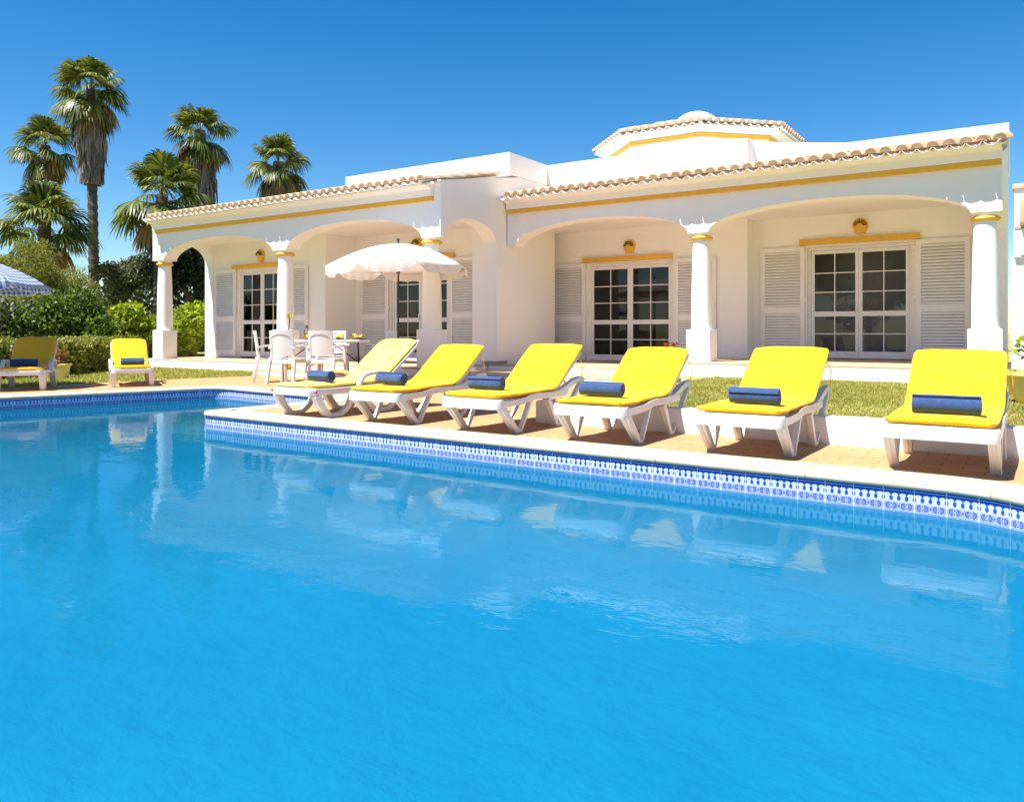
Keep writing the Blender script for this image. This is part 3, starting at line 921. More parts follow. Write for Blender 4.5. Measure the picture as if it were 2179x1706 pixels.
shutter(-17.32, -16.46, 12.36, .24, 2.40, True);  shutter(-14.70, -13.86, 12.36, .24, 2.40, False)
shutter(-13.12, -12.24, 13.30, .26, 2.44, True);  shutter(-10.46, -9.62, 13.30, .26, 2.44, False)
shutter(-9.10, -8.23, 15.30, .215, 2.36, True);   shutter(-6.15, -5.27, 15.30, .215, 2.36, False)
shutter(-4.50, -3.66, 15.70, .345, 2.49, True);   shutter(-1.75, -.90, 15.70, .345, 2.50, False)

sk = mat('skirting_stone', (.30, .25, .21), (.40, .34, .29), 8, .8)
for (x0, x1, y0, y1, z0, z1) in ((-9.14, -8.79, 12.640, 12.672, .0, .27), (-8.798, -8.785, 12.672, 13.0, .0, .27), (-9.279, -9.262, 13.53, 15.28, .2, .27), (-9.26, -8.22, 15.281, 15.298, .2, .27), (-6.16, -4.68, 15.281, 15.298, .2, .27),
                                 (-4.62, -3.65, 15.683, 15.698, .33, .40), (-1.77, -.70, 15.683, 15.698, .33, .40), (-13.30, -12.25, 13.281, 13.298, .19, .265), (-10.45, -9.45, 13.281, 13.298, .19, .265)):
    G().box(x0, x1, y0, y1, z0, z1).build('skirting', sk, villa)
def lintel(x0, x1, y, z0): G().box(x0, x1, y-.075, y-.001, z0, z0+.105).build('lintel', MT['yellow_paint'], villa, bevel=.012)
lintel(-16.58, -14.58, 12.36, 2.40); lintel(-12.36, -10.34, 13.30, 2.445)
lintel(-8.30, -6.20, 15.30, 2.365); lintel(-3.76, -1.68, 15.70, 2.515)

def vent(x, y, z, r=.135):
    """scallop-shell wall lamp with slots"""
    n = 18; g = G()
    def shell(rad, yy):
        pts = []
        for k in range(n+1):
            a = R(-40) + R(260)*k/n
            rr = rad*(1+.035*math.cos(k*math.pi))
            pts.append((x+rr*math.cos(a), yy, z+rr*math.sin(a)))
        pts += [(x-rad*.62, yy, z-rad*1.12), (x+rad*.62, yy, z-rad*1.12)]
        return pts
    p0, p1, p2 = shell(r, y-.001), shell(r*.97, y-.05), shell(r*.55, y-.095)
    m = len(p0); g.v = p0+p1+p2
    for lay in (0, 1):
        for k in range(m):
            k2 = (k+1) % m
            g.f.append((lay*m+k, lay*m+k2, (lay+1)*m+k2, (lay+1)*m+k))
    g.f.append(tuple(2*m+k for k in range(m)))
    s = g.build('wall_lamp', MT['yellow_paint'], villa)
    for k in range(9):
        h = G()
        a = R(12) + R(156)*k/8
        d = Vector((math.cos(a), 0, math.sin(a))); nrm = Vector((-d.z, 0, d.x))
        c = Vector((x, 0, z-.02))
        q0, q1 = c+d*r*.42, c+d*r*.90
        ya, yb = y-.112, y-.076
        pts = [(q0.x-nrm.x*.006, ya, q0.z-nrm.z*.006), (q0.x+nrm.x*.006, ya, q0.z+nrm.z*.006), (q1.x+nrm.x*.009, yb-.012, q1.z+nrm.z*.009), (q1.x-nrm.x*.009, yb-.012, q1.z-nrm.z*.009)]
        h.prism(pts, (0, .02, 0))
        h.build('slot', MT['black_metal'], s)
vent(-15.53, 12.36, 2.70); vent(-11.40, 13.30, 2.80); vent(-7.17, 15.30, 2.68); vent(-2.67, 15.70, 2.83)

# octagonal lantern tower with white dome
TC = Vector((-7.67, 20.6)); TZ = 5.86
def octa(r, z): return [(TC.x+r*math.cos(R(-67.5+45*k)), TC.y+r*math.sin(R(-67.5+45*k)), z) for k in range(8)]
g = G().prism(octa(2.38, 3.5), (0, 0, TZ-3.5))
tower = g.build('tower', MT['plaster_warm'], villa)
g = G(); a, b = octa(2.44, TZ-.25), octa(2.44, TZ-.155); c, d = octa(2.385, TZ-.25), octa(2.385, TZ-.155)
g.v = a+b+c+d
for k in range(8):
    j = (k+1) % 8
    g.f += [(k, j, 8+j, 8+k), (16+k, 24+k, 24+j, 16+j), (8+k, 8+j, 24+j, 24+k), (16+k, 16+j, j, k)]
g.build('tower_band', MT['yellow_paint'], tower)
g = G(); lay = [octa(2.386, TZ-.148), octa(2.48, TZ-.11), octa(2.52, TZ-.08), octa(2.66, TZ-.04), octa(2.66, TZ-.01), octa(.6, TZ+.62)]
for l in lay: g.v += l
for i in range(len(lay)-1):
    for k in range(8):
        j = (k+1) % 8
        g.f.append((i*8+k, i*8+j, i*8+8+j, i*8+8+k))
g.build('tower_cornice', MT['plaster_warm'], tower)
for k in range(8):
    p = Vector(octa(2.78, TZ)[k]); q = Vector(octa(2.78, TZ)[(k+1) % 8])
    mid = (p+q)/2; inn = Vector((TC.x-mid.x, TC.y-mid.y, 0)).normalized()
    es = (inn + Vector((0,0,.30))).normalized(); ex = (q-p).normalized()
    ln = (q-p).length; nc = 10; pt = ln/nc
    if mid.y > TC.y+1.5: continue
    def ll(c, nc=nc): return .30 + min(c+.5, nc-c-.5)*pt*2.2*.95
    tr = tiled('tower_roof', p+Vector((0,0,-.02)), ex, es, nc, pt, ll, tower, seed=30+k, rk=(pt*.46, pt*.47))
prof = [(.78*math.cos(t), TZ+.2+.80*math.sin(t)) for t in [math.pi/2*k/10 for k in range(11)]]
prof[-1] = (.001, prof[-1][1])
G().lathe(prof, (TC.x, TC.y, 0), 32, False).build('dome', MT['plaster'], tower, smooth=True)

# wing beyond the right end, with pergola beams
wing = thing('side_wing', 'white side wing with beige coping and dark pergola beams at the right edge', 'building', (1.5, 22.3, 0), world=True)
G().box(-.42, 8, 22.0, 22.4, -.05, 2.62).build('wall', MT['plaster'], wing)
G().box(-.38, 8, 22.8, 23.2, -.05, 4.34).build('upper_wall', MT['plaster'], wing)
G().box(-.42, 8, 22.74, 23.26, 4.342, 4.47).build('coping', MT['step_edge'], wing, bevel=.02)
G().box(-.36, 8, 21.86, 22.795, 3.27, 3.33).build('pergola_roof', MT['terrace'], wing)
for k in range(6):
    G().box(-.25+k*.8, -.07+k*.8, 21.2, 22.79, 3.332, 3.86).build('beam', MT['step_edge'], wing, bevel=.015)
G().box(-.38, 8, 21.88, 21.998, 2.66, 3.268).build('lower_beam', MT['plaster_warm'], wing)

# ------------------------------------------------------------------ sun loungers
def smooth_path(pts, n=6):
    """Catmull-Rom through points"""
    P = [Vector(p) for p in pts]; out = []
    for i in range(len(P)-1):
        p0, p1, p2, p3 = P[max(i-1,0)], P[i], P[i+1], P[min(i+2,len(P)-1)]
        for k in range(n):
            t = k/n
            out.append(.5*((2*p1)+(p2-p0)*t+(2*p0-5*p1+4*p2-p3)*t*t+(3*p1-p0-3*p2+p3)*t**3))
    out.append(P[-1])
    return out

def cushion_mesh(path, width, thick, seed=0, rc=.06):
    """padded mat following a path in the y-z plane, rounded at its edges and corners"""
    P = smooth_path(path, 10); n = len(P)
    L = [0]
    for i in range(1, n): L.append(L[-1]+(P[i]-P[i-1]).length)
    m = 26; vs = []; fs = []
    rnd = random.Random(seed)
    ph = [rnd.uniform(0, 6.28) for _ in range(6)]
    for i, p in enumerate(P):
        d = (P[min(i+1,n-1)]-P[max(i-1,0)]).normalized()
        nn = Vector((1,0,0)).cross(d).normalized()
        e = min(L[i], L[-1]-L[i])
        k = 1 if e > rc else math.sqrt(max(0, 1-((rc-e)/rc)**2))
        hw = width/2 - rc*(1-k)
        et = min(1, .35+.65*math.sqrt(min(1, e/.03)))
        ht = thick/2*et*(1+.05*math.sin(L[i]*26+ph[0])-.16*max(0, math.cos(L[i]*34+ph[4]))**12)
        for j in range(m):
            a = 2*math.pi*j/m
            c, s = math.cos(a), math.sin(a)
            ex = math.copysign(abs(c)**.30, c); ey = math.copysign(abs(s)**.55, s)
            x = ex*hw*(1+.004*math.sin(L[i]*31+ph[1]))
            bow = .010*(1-(x/hw)**2)*(1 if s > 0 else .2) + .003*math.sin(x*23+L[i]*9+ph[2])*math.sin(L[i]*17+ph[3])
            vs.append(p + Vector((x,0,0)) + nn*(ey*ht+bow))
    for i in range(n-1):
        for j in range(m):
            j2 = (j+1) % m
            fs.append((i*m+j, i*m+j2, (i+1)*m+j2, (i+1)*m+j))
    fs.append(tuple(range(m-1,-1,-1))); fs.append(tuple(range((n-1)*m, n*m)))
    g = G(); g.v = [tuple(v) for v in vs]; g.f = fs
    g.rim = [vs[i*m] for i in range(1, n-1)] + [vs[i*m+m//2] for i in range(n-2, 0, -1)]
    g.rim.append(g.rim[0])
    return g
def piping(g): return G().tube([p + Vector((0,0,.006)) for p in g.rim], .0055, 5, False)

W2 = .31   # half width of the frame
def slat_deck(g, y0, y1, z, hw, n):
    for k in range(n):
        y = y0+(y1-y0)*(k+.5)/n
        g.box(-hw, hw, y-.022, y+.022, z-.012, z+.008)

def lounger_v(name='sun_lounger'):
    """white resin lounger on V-shaped legs, backrest raised"""
    r = thing(name, '', 'sun lounger')
    g = G()
    # side rails rise in a slight wave towards the middle
    rail = [(0,.05,.262),(0,.20,.258),(0,.40,.268),(0,.58,.290),(0,.80,.288),(0,.98,.29),(0,1.12,.30)]
    for sx in (-1, 1):
        g.strip([(sx*(W2-.022), y, z) for _, y, z in smooth_path(rail, 4)], .040, .052)
    # front rim with rounded corners
    rim = []
    rc = .075
    for k in range(9):
        a = math.pi + math.pi/2*k/8
        rim.append((-W2+rc+rc*math.cos(a), .0+rc+rc*math.sin(a), .258))
    for k in range(9):
        a = -math.pi/2 + math.pi/2*k/8
        rim.append((W2-rc+rc*math.cos(a), .0+rc+rc*math.sin(a), .258))
    o = len(g.v); m = len(rim)
    for (x, y, z) in rim:
        cx, cy = x*.89, .02+(y-.0)*.9+.035
        g.v += [(x,y,z-.042),(x,y-.004,z+.02),(x*.985,y+.008,z+.040),(cx,cy,z+.040),(cx,cy,z-.040)]
    for i in range(m-1):
        for j in range(5):
            j2 = (j+1) % 5
            g.f.append((o+i*5+j, o+(i+1)*5+j, o+(i+1)*5+j2, o+i*5+j2))
    g.f.append(tuple(o+j for j in range(5))); g.f.append(tuple(o+(m-1)*5+j for j in range(4,-1,-1)))
    slat_deck(g, .10, .90, .285, W2-.045, 11)
    g.build('frame', MT['plastic'], r, smooth=True, auto=35)
    # legs: each is a V with its point on the ground
    for sx in (-1, 1):
        x = sx*(W2-.035)
        for (yt, zt, ya, yb, yr, zr) in ((.085,.235,.30,.36,.52,.262), (.79,.26,.94,1.01,1.40,.385)):
            l = G()
            l.strip([(x,yt,zt),(x,ya,.02),(x,ya+.006,.0)], [.066,.056,.056], [.056,.044,.044])
            l.strip([(x+sx*.006,ya-.015,.012),(x+sx*.006,yb+.012,.012)], .046, .024)
            l.strip([(x+sx*.006,yb,.012),(x+sx*.006,yr,zr)], [.042,.042], [.026,.032])
            # moulded rib down the outer face of the front strut
            l.strip([(x,yt-.030,zt-.02),(x,ya-.024,.02)], .012, .010)
            l.build('leg', MT['plastic'], r, bevel=.006)
        a = G()
        a.strip(smooth_path([(x+sx*.004,1.415,.378),(x+sx*.004,1.38,.405),(x+sx*.004,1.22,.375),(x+sx*.004,1.04,.315),(x+sx*.004,.88,.29)], 5), .05, [.04]+[.045]*19+[.05])
        a.build('armrest', MT['plastic'], r, smooth=True, auto=35)
    b = G()
    p0, p1 = Vector((0,.90,.292)), Vector((0,1.40,.655))
    for sx in (-1, 1):
        b.strip([(sx*(W2-.045), p0.y, p0.z), (sx*(W2-.045), p1.y, p1.z)], .04, .035)
    for k in range(9):
        q = p0.lerp(p1, (k+.5)/9)
        b.strip([(-W2+.06, q.y-.001, q.z), (W2-.06, q.y-.001, q.z)], .001, .001) if False else b.box(-W2+.06, W2-.06, q.y-.016, q.y+.016, q.z-.014, q.z+.006)
    b.box(-W2+.03, W2-.03, p1.y-.02, p1.y+.012, p1.z-.03, p1.z+.004)
    for sx in (-1, 1):   # prop stays behind the backrest
        b.tube([(sx*.17, 1.20,.50),(sx*.17,1.30,.35)], .010, 6)
    b.build('backrest', MT['plastic'], r, bevel=.004)
    c = cushion_mesh([(0,.02,.322),(0,.25,.318),(0,.55,.326),(0,.78,.330),(0,.90,.342),(0,1.0,.395),(0,1.2,.547),(0,1.425,.712)], .585, .041, 3)
    piping(c).build('piping', MT['cushion_gold'], c.build('cushion', MT['cushion'], r, smooth=True), smooth=True)
    t = G()
    t.tube(smooth_path([(.285,1.32,.62),(.315,1.35,.57),(.318,1.355,.49),(.312,1.36,.40)], 4), .0028, 5)
    t.tube(smooth_path([(.285,1.32,.62),(.325,1.34,.55),(.330,1.35,.45)], 4), .0028, 5)
    t.build('cushion_tie', MT['cushion_gold'], r)
    return r

def lounger_arm(name, cushion, resin, curved):
    """white resin lounger with looped armrests"""
    r = thing(name, '', 'sun lounger')
    g = G()
    for sx in (-1, 1):
        g.strip([(sx*(W2-.02), y, z) for y, z in ((.04,.262),(.3,.258),(.6,.262),(1.0,.268),(1.25,.268))], .04, .062)
    g.strip([(0,.0,.262),(0,.05,.262)], [2*W2-.10, 2*W2-.01], .08)
    g.strip([(0,.05,.264),(0,.11,.264)], 2*W2-.085, .06)
    slat_deck(g, .12, 1.05, .285, W2-.045, 12)
    g.build('frame', MT[resin], r, bevel=.012)
    for sx in (-1, 1):
        x = sx*(W2-.03)
        for q in (0, 1):
            l = G()
            if curved:
                ys = (.07, .56) if q == 0 else (.72, 1.26)
                path = smooth_path([(x,ys[0],.23),(x,ys[0]+.05,.13),(x,ys[0]+.15,.02)], 5)
                l.strip(path, .065, [.08]*6+[.065]*5)
                l.strip([(x,ys[0]+.12,.02),(x,ys[1]-.16,.02)], .062, .04)
                path = smooth_path([(x,ys[1]-.17,.02),(x,ys[1]-.06,.10),(x,ys[1],.24)], 5)
                l.strip(path, .05, .05)
            else:
                y = .10 if q == 0 else 1.10
                l.frustum((x, y+(.02 if q == 0 else .10), 0), .034, .045, (x, y, .235), .045, .075)
                l.frustum((x, y+(.02 if q == 0 else .10), 0), .02, .05, (x, y, .235), .03, .08)
            l.build('leg', MT[resin], r, bevel=.006)
        a = G()
        xx = x+sx*.03
        a.strip(smooth_path([(xx,.62,.27),(xx,.66,.36),(xx,.74,.405),(xx,.92,.415),(xx,1.05,.40),(xx,1.12,.34),(xx,1.15,.26)], 6), .055, .034)
        a.build('armrest', MT[resin], r, smooth=True, auto=35)
    b = G()
    p0, p1 = Vector((0,1.00,.285)), Vector((0,1.655,.745))
    b.strip([(0,p0.y,p0.z),(0,p0.y+.57,p0.z+.400),(0,p1.y,p1.z)], [2*W2-.03, 2*W2-.03, 2*W2-.10], .028)
    for sx in (-1, 1): b.tube([(sx*.2, 1.30,.47),(sx*.2,1.42,.28)], .011, 6)
    b.build('backrest', MT[resin], r, bevel=.010)
    c = cushion_mesh([(0,.0,.318),(0,.25,.312),(0,.55,.318),(0,.86,.322),(0,1.0,.337),(0,1.12,.405),(0,1.35,.567),(0,1.625,.760)], .55, .042, 5, .09)
    piping(c).build('piping', MT['cushion_gold'], c.build('cushion', MT[cushion], r, smooth=True), smooth=True)
    if curved:
        cp = G()
        for sx in (-1, 1): cp.lathe([(.001,-.012),(.016,-.010),(.016,.010),(.001,.012)], (sx*(W2+.004), .035, .262), 10)
        cp.build('end_cap', MT['red'], r)
    return r

GL = 'yellow cushioned sun loungers on the pool deck'
proto = lounger_v()
row = [(-.46, 5.15, 'V-legged white lounger with yellow cushion at the far right, nearest the camera'),
       (-1.655, 5.17, 'V-legged white lounger with yellow cushion, second from the right end of the row'),
       (-2.78, 5.17, 'V-legged white lounger with yellow cushion standing in front of the column with the white plinth'),
       (-3.90, 5.18, 'V-legged white lounger with yellow cushion, third from the left, backed by the steps'),
       (-5.04, 5.22, 'V-legged white lounger with yellow cushion right beside the curved-leg lounger')]
for i, (x, y, lab) in enumerate(row):
    if i == 0:
        proto.location = (x, y, 0); proto.rotation_euler = (0,0,R(-.6)); proto['label'] = lab; proto['group'] = GL
    else:
        d = dup(proto, (x, y, 0), R([0,-.4,.8,-1.0,.7][i]), lab, GL)
        for c in d.children:       # every pad has its own creases and sits a little differently
            if c.name.startswith('cushion') and 'tie' not in c.name:
                q = [0, .006, -.010, .012, -.006][i]
                g = cushion_mesh([(0,.02+q,.322),(0,.25,.318+q*.4),(0,.55,.326),(0,.78,.330),(0,.90+q,.342),(0,1.0,.395),(0,1.2,.547+q*.5),(0,1.425+q,.712+q)], .585+q*.5, .041, 10+i)
                t_ = g.build('cushion', MT['cushion'], None, smooth=True)
                c.data = t_.data; bpy.data.objects.remove(t_)
                t_ = piping(g).build('piping', MT['cushion_gold'], None, smooth=True)
                c.children[0].data = t_.data; bpy.data.objects.remove(t_)
l1 = lounger_arm('sun_lounger', 'cushion_glare', 'plastic', True)
l1.location = (-6.09, 5.20, 0); l1.rotation_euler = (0,0,R(.5)); tag(l1, 'curved-leg white lounger with glare-toned pale yellow cushion and arm loops beside the dining table', group=GL)
la = lounger_arm('sun_lounger', 'cushion_gold', 'plastic_old', False)
la.location = (-12.0, 5.35, 0); la.rotation_euler = (0,0,R(57)); tag(la, 'armed white lounger with shade-toned golden cushion half shaded by the blue checked parasol', group=GL)
lb = dup(la, (-11.55, 6.78, 0), R(62), 'small armed lounger facing the pool alone between the hedge and the first column', GL, .95)

# rolled towels ---------------------------------------------------------------
def towel_proto():
    g = G()
    # spiral roll lying along x
    turns, r0, r1, n = 3.2, .012, .064, 84
    pts = []
    for k in range(n+1):
        t = k/n
        rr = r0+(r1-r0)*t
        a = turns*2*math.pi*t + .8
        pts.append((rr*math.cos(a), rr*math.sin(a)*.96))
    xs = [-.185,-.179,-.13,-.07,0,.07,.13,.179,.185]
    th = .0125
    for q in (0, 1):
        for i, x in enumerate(xs):
            puff = 1+.018*math.sin(i*2.1)+(-.03 if i in (0, len(xs)-1) else 0)
            for k, (a, b) in enumerate(pts):
                rr = math.hypot(a, b); s = (rr-q*th)/rr if rr > th else .5
                tele = .006*math.sin(k*.23)*(1 if i in (0,1,len(xs)-2,len(xs)-1) else 0)
                g.v.append((x+tele, a*s*puff, b*s*puff))
    m = n+1; c = len(xs)
    for i in range(c-1):
        for k in range(n):
            p = i*m+k; g.f.append((p, p+1, p+m+1, p+m))
            o = c*m; g.f.append((o+p, o+p+m, o+p+m+1, o+p+1))
    for i in (0, c-1):
        for k in range(n):
            p = i*m+k; o = c*m+p
            g.f.append((p, o, o+1, p+1))
    for i in range(c-1):
        p = i*m+n; o = c*m+p
        g.f.append((p, p+m, o+m, o))
    return g.build('rolled_towel', MT['towel'], None, smooth=True, auto=50)
tw = towel_proto()
tl = [(-.44, 5.42, .406, 0, 'rolled blue towel on the far right lounger, the nearest to the camera'),
      (-1.60, 5.42, .406, -1, 'rolled blue towel on the second lounger from the right end'),
      (-2.80, 5.46, .404, -2, 'rolled blue towel on the lounger in front of the white column plinth'),
      (-3.92, 5.48, .407, 2, 'rolled blue towel on the lounger whose back points at the clay-edged steps'),
      (-5.06, 5.52, .407, -3, 'rolled blue towel on the lounger next to the curved-leg one'),
      (-6.04, 5.55, .397, -4, 'rolled blue towel on the curved-leg lounger with the glare-toned pale cushion'),
      (-12.29, 5.55, .396, 57, 'rolled blue towel on the half shaded lounger under the checked parasol'),
      (-11.85, 6.95, .378, 62, 'rolled blue towel on the lone lounger before the hedge')]
for i, (x, y, z, a, lab) in enumerate(tl):
    o = tw if i == 0 else tw.copy()
    if i: COL.objects.link(o)
    o.location = (x, y, z); o.rotation_euler = (R([0,35,-50,20,-25,60,10,-30][i]), 0, R(a)); o.scale = [(1,1,1),(.93,1,1),(.98,.96,.96),(.9,1.03,1.03),(.92,1,1),(.9,.97,.97),(.95,1,1),(.9,.95,.95)][i]
    tag(o, lab, 'towel', 'rolled blue towels on the loungers')

# ------------------------------------------------------------------ parasols
def parasol(name, label, loc, zr, zt, rad, nrib, canvas, valance, pole_to, uvpanel=False, rot=0.0, metal='dark_metal'):
    r = thing(name, label, 'parasol', loc)
    nr_, na = 10, 10
    vs = []; fs = []; uv = []
    def pt(t, a):
        k = a/(2*math.pi/nrib); fk = k-math.floor(k)
        cosd = math.cos(math.pi/nrib)/math.cos((fk-.5)*2*math.pi/nrib)
        rr = rad*t*(cosd*.65+.35)
        z = zt-(zt-zr)*(t**1.75) - .035*t*math.sin(math.pi*fk)*(1-t*.4)
        return (rr*math.cos(a+rot), rr*math.sin(a+rot), z)
    for p in range(nrib):
        o = len(vs)
        for i in range(nr_+1):
            t = max(.012, i/nr_)
            for j in range(na+1):
                a = 2*math.pi*(p+j/na)/nrib
                vs.append(pt(t, a))
        for i in range(nr_):
            for j in range(na):
                q = o+i*(na+1)+j
                fs.append((q, q+1, q+na+2, q+na+1))
                sid = 2*rad*math.sin(math.pi/nrib)
                for (ii, jj) in ((i,j),(i,j+1),(i+1,j+1),(i+1,j)):
                    uv.append(((jj/na-.5)*sid*(ii/nr_), ii/nr_*rad))
    me = bpy.data.meshes.new('canopy'); me.from_pydata(vs, [], fs)
    u = me.uv_layers.new(name='UVMap'); u.data.foreach_set('uv', np.array(uv, dtype=np.float32).ravel())
    me.materials.append(MT[canvas]); me.polygons.foreach_set('use_smooth', [True]*len(fs))
    o = bpy.data.objects.new('canopy', me); COL.objects.link(o); o.parent = r
    sd = o.modifiers.new('thickness', 'SOLIDIFY'); sd.thickness = .004
    # hanging flaps between the ribs, open at each rib
    vs = []; fs = []; uv = []
    nv = 16
    for p in range(nrib):
        b = len(vs)
        for j in range(nv+1):
            f = j/nv
            a = 2*math.pi*(p+f)/nrib
            top = Vector(pt(1.0, a))
            edge = min(f, 1-f)
            drop = valance*(.06+.94*min(1, (edge/.17))**.9)*(1+.05*math.sin(f*24+p))
            sw = .018*math.sin(f*31+p*1.7)*min(1, edge*8)
            d = Vector((math.cos(a+rot), math.sin(a+rot), 0))
            vs += [tuple(top+d*.003), tuple(top+d*(.012+sw*.6)-Vector((0,0,drop*.5))), tuple(top+d*(.010+sw)-Vector((0,0,drop)))]
        for j in range(nv):
            q = b+j*3
            for k in (0, 1):
                fs.append((q+k, q+3+k, q+4+k, q+k+1))
                sid = 2*rad*math.sin(math.pi/nrib)
                uv += [((j/nv-.5)*sid, rad+k*valance/2), (((j+1)/nv-.5)*sid, rad+k*valance/2), (((j+1)/nv-.5)*sid, rad+(k+1)*valance/2), ((j/nv-.5)*sid, rad+(k+1)*valance/2)]
    me = bpy.data.meshes.new('valance'); me.from_pydata(vs, [], fs)
    u = me.uv_layers.new(name='UVMap'); u.data.foreach_set('uv', np.array(uv, dtype=np.float32).ravel())
    me.materials.append(MT[canvas]); me.polygons.foreach_set('use_smooth', [True]*len(fs))
    v = bpy.data.objects.new('valance', me); COL.objects.link(v); v.parent = r
    G().lathe([(.019,pole_to),(.019,.9),(.016,.9),(.016,zt-.02)], (0,0,0), 12).build('pole', MT[metal], r, smooth=True, auto=40)
    fb = G().lathe([(.020,0),(.026,.012),(.016,.025),(.012,.05),(.022,.075),(.010,.092)], (0,0,zt-.005), 10)
    fb.box(-.028, .028, -.008, .008, zt+.055, zt+.09)
    fb.build('finial', MT[metal], r)
    for p in range(nrib):
        a = 2*math.pi*p/nrib
        rb = G().tube([Vector(pt(t, a))-Vector((0,0,.014)) for t in (.02,.25,.5,.75,.98)], .005, 5)
        m = Vector(pt(.5, a)); h = Vector((0.02*math.cos(a+rot), .02*math.sin(a+rot), zr-.05))
        rb.tube([h, m-Vector((0,0,.016))], .005, 5)
        rb.build('rib', MT[metal], r)
    G().lathe([(.032,zr-.09),(.034,zr-.03),(.026,zr-.02)], (0,0,0), 12).build('runner', MT[metal], r)
    G().lathe([(.22,pole_to-.002),(.23,pole_to+.04),(.06,pole_to+.07),(.03,pole_to+.24)], (0,0,0), 24).build('base', MT['plastic_old'], r)
    return r
parasol('white_parasol', 'cream white parasol with scalloped edge open over the dining table', (-8.98, 9.98, .10), 1.83, 2.245, 1.22, 8, 'canvas', .13, 0.0, rot=R(11.5))
parasol('checked_parasol', 'blue and white gingham parasol shading the lounger at the left edge', (-13.24, 5.18, 0), 1.52, 1.96, 1.10, 8, 'gingham', .07, 0.0, rot=R(8))

# ------------------------------------------------------------------ dining table and chairs
EA = R(45)     # table's long axis
TCX, TCY = -10.22, 9.42
table = thing('folding_table', 'white folding dining table on black tube legs laid for breakfast', 'table', (TCX, TCY, 0), EA)
g = G().box(-.80, .80, -.36, .36, .672, .712)
g.build('tabletop', MT['plastic'], table, bevel=.012)
for sx in (-1, 1):
    l = G()
    for sy in (-1, 1):
        l.tube(smooth_path([(sx*.60, sy*.27, .668), (sx*.61, sy*.27, .40), (sx*.62, sy*.28, .20), (sx*.66, sy*.31, .0)], 4), .014, 8)
    l.tube([(sx*.612, -.27, .30), (sx*.612, .27, .30)], .011, 6)
    l.tube([(sx*.60, -.27, .655), (sx*.60, .27, .655)], .011, 6)
    l.build('leg', MT['black_metal'], table)
    G().tube([(sx*.61, 0, .32), (sx*.16, 0, .66)], .010, 6).build('brace', MT['black_metal'], table)

def chair_proto():
    r = thing('garden_chair', '', 'chair')
    # local: seat faces +y, back at -y
    g = G()
    g.box(-.22, .22, -.20, .24, .385, .415); g.box(-.225, .225, .20, .245, .345, .39); g.box(-.21, .21, -.215, -.19, .33, .39)
    g.build('seat', MT['plastic'], r, bevel=.012)
    # backrest: curved frame with arched inner panel
    b = G(); n = 12
    def bp(u, z):   # u -1..1 across, z height
        t = (z-.40)/.47
        return (u*(.215-.012*t), -.19-.06*t-.035*(1-u*u), z)
    for u0, u1 in ((-1,-.80),(.80,1)):
        for k in range(n):
            z0, z1 = .37+.50*k/n, .37+.50*(k+1)/n
            p = [bp(u0,z0), bp(u1,z0), bp(u1,z1), bp(u0,z1)]
            b.prism(p, (0, .026, 0))
    for k in range(n):
        u0, u1 = -.80+1.6*k/n, -.80+1.6*(k+1)/n
        zz0 = .87-.055-.05*(abs(u0)/.8)**2.4; zz1 = .87-.055-.05*(abs(u1)/.8)**2.4
        b.prism([bp(u0,zz0), bp(u1,zz1), bp(u1,.872), bp(u0,.872)], (0,.026,0))
        lo = .47-.02*(1-(u0/.8)**2)
        for q in range(6):
            p = []
            for (uu, qq, zt) in ((u0,q,zz0),(u1,q,zz1),(u1,q+1,zz1),(u0,q+1,zz0)):
                z = lo+(zt-lo)*qq/6; c = bp(uu, z); p.append((c[0], c[1]+.009, c[2]))
            b.prism(p, (0,.012,0))
    b.build('backrest', MT['plastic'], r)
    for sx in (-1, 1):
        f = G().frustum((sx*.255, .245, 0), .022, .026, (sx*.235, .215, .60), .020, .032); f.build('leg', MT['plastic'], r, bevel=.006)
        f = G().frustum((sx*.235, -.275, 0), .022, .026, (sx*.212, -.20, .42), .026, .034); f.build('leg', MT['plastic'], r, bevel=.006)
        a = G().strip(smooth_path([(sx*.24,.25,.575),(sx*.245,.21,.612),(sx*.245,.05,.625),(sx*.225,-.14,.605),(sx*.21,-.23,.58)], 5), .045, .026)
        a.build('armrest', MT['plastic'], r, smooth=True, auto=40)
    return r
ch = chair_proto()
ex, ey = Vector((math.cos(EA), math.sin(EA))), Vector((-math.sin(EA), math.cos(EA)))
def tp(u, v): return Vector((TCX, TCY)) + ex*u + ey*v
GC = 'white garden chairs round the dining table'
spots = [(-.52, -.62, EA-R(24), 'white garden chair with its back to the pool, left of the pair before the table'),
         (.08, -.66, EA-R(20), 'white garden chair with its back to the pool, right of the pair before the table'),
         (-.86, -.10, EA-R(90)+R(8), 'white garden chair at the left end of the table beside the potted plant'),
         (.98, .20, EA+R(112), 'white garden chair at the right end of the table, its inner back in shade'),
         (.18, .62, EA+R(180), 'white garden chair on the far side of the table, mostly hidden')]
for i, (u, v, a, lab) in enumerate(spots):
    p = tp(u, v)
    if i == 0:
        ch.location = (p.x, p.y, 0); ch.rotation_euler = (0,0,a); tag(ch, lab, group=GC)
    else: dup(ch, (p.x, p.y, 0), a, lab, GC)

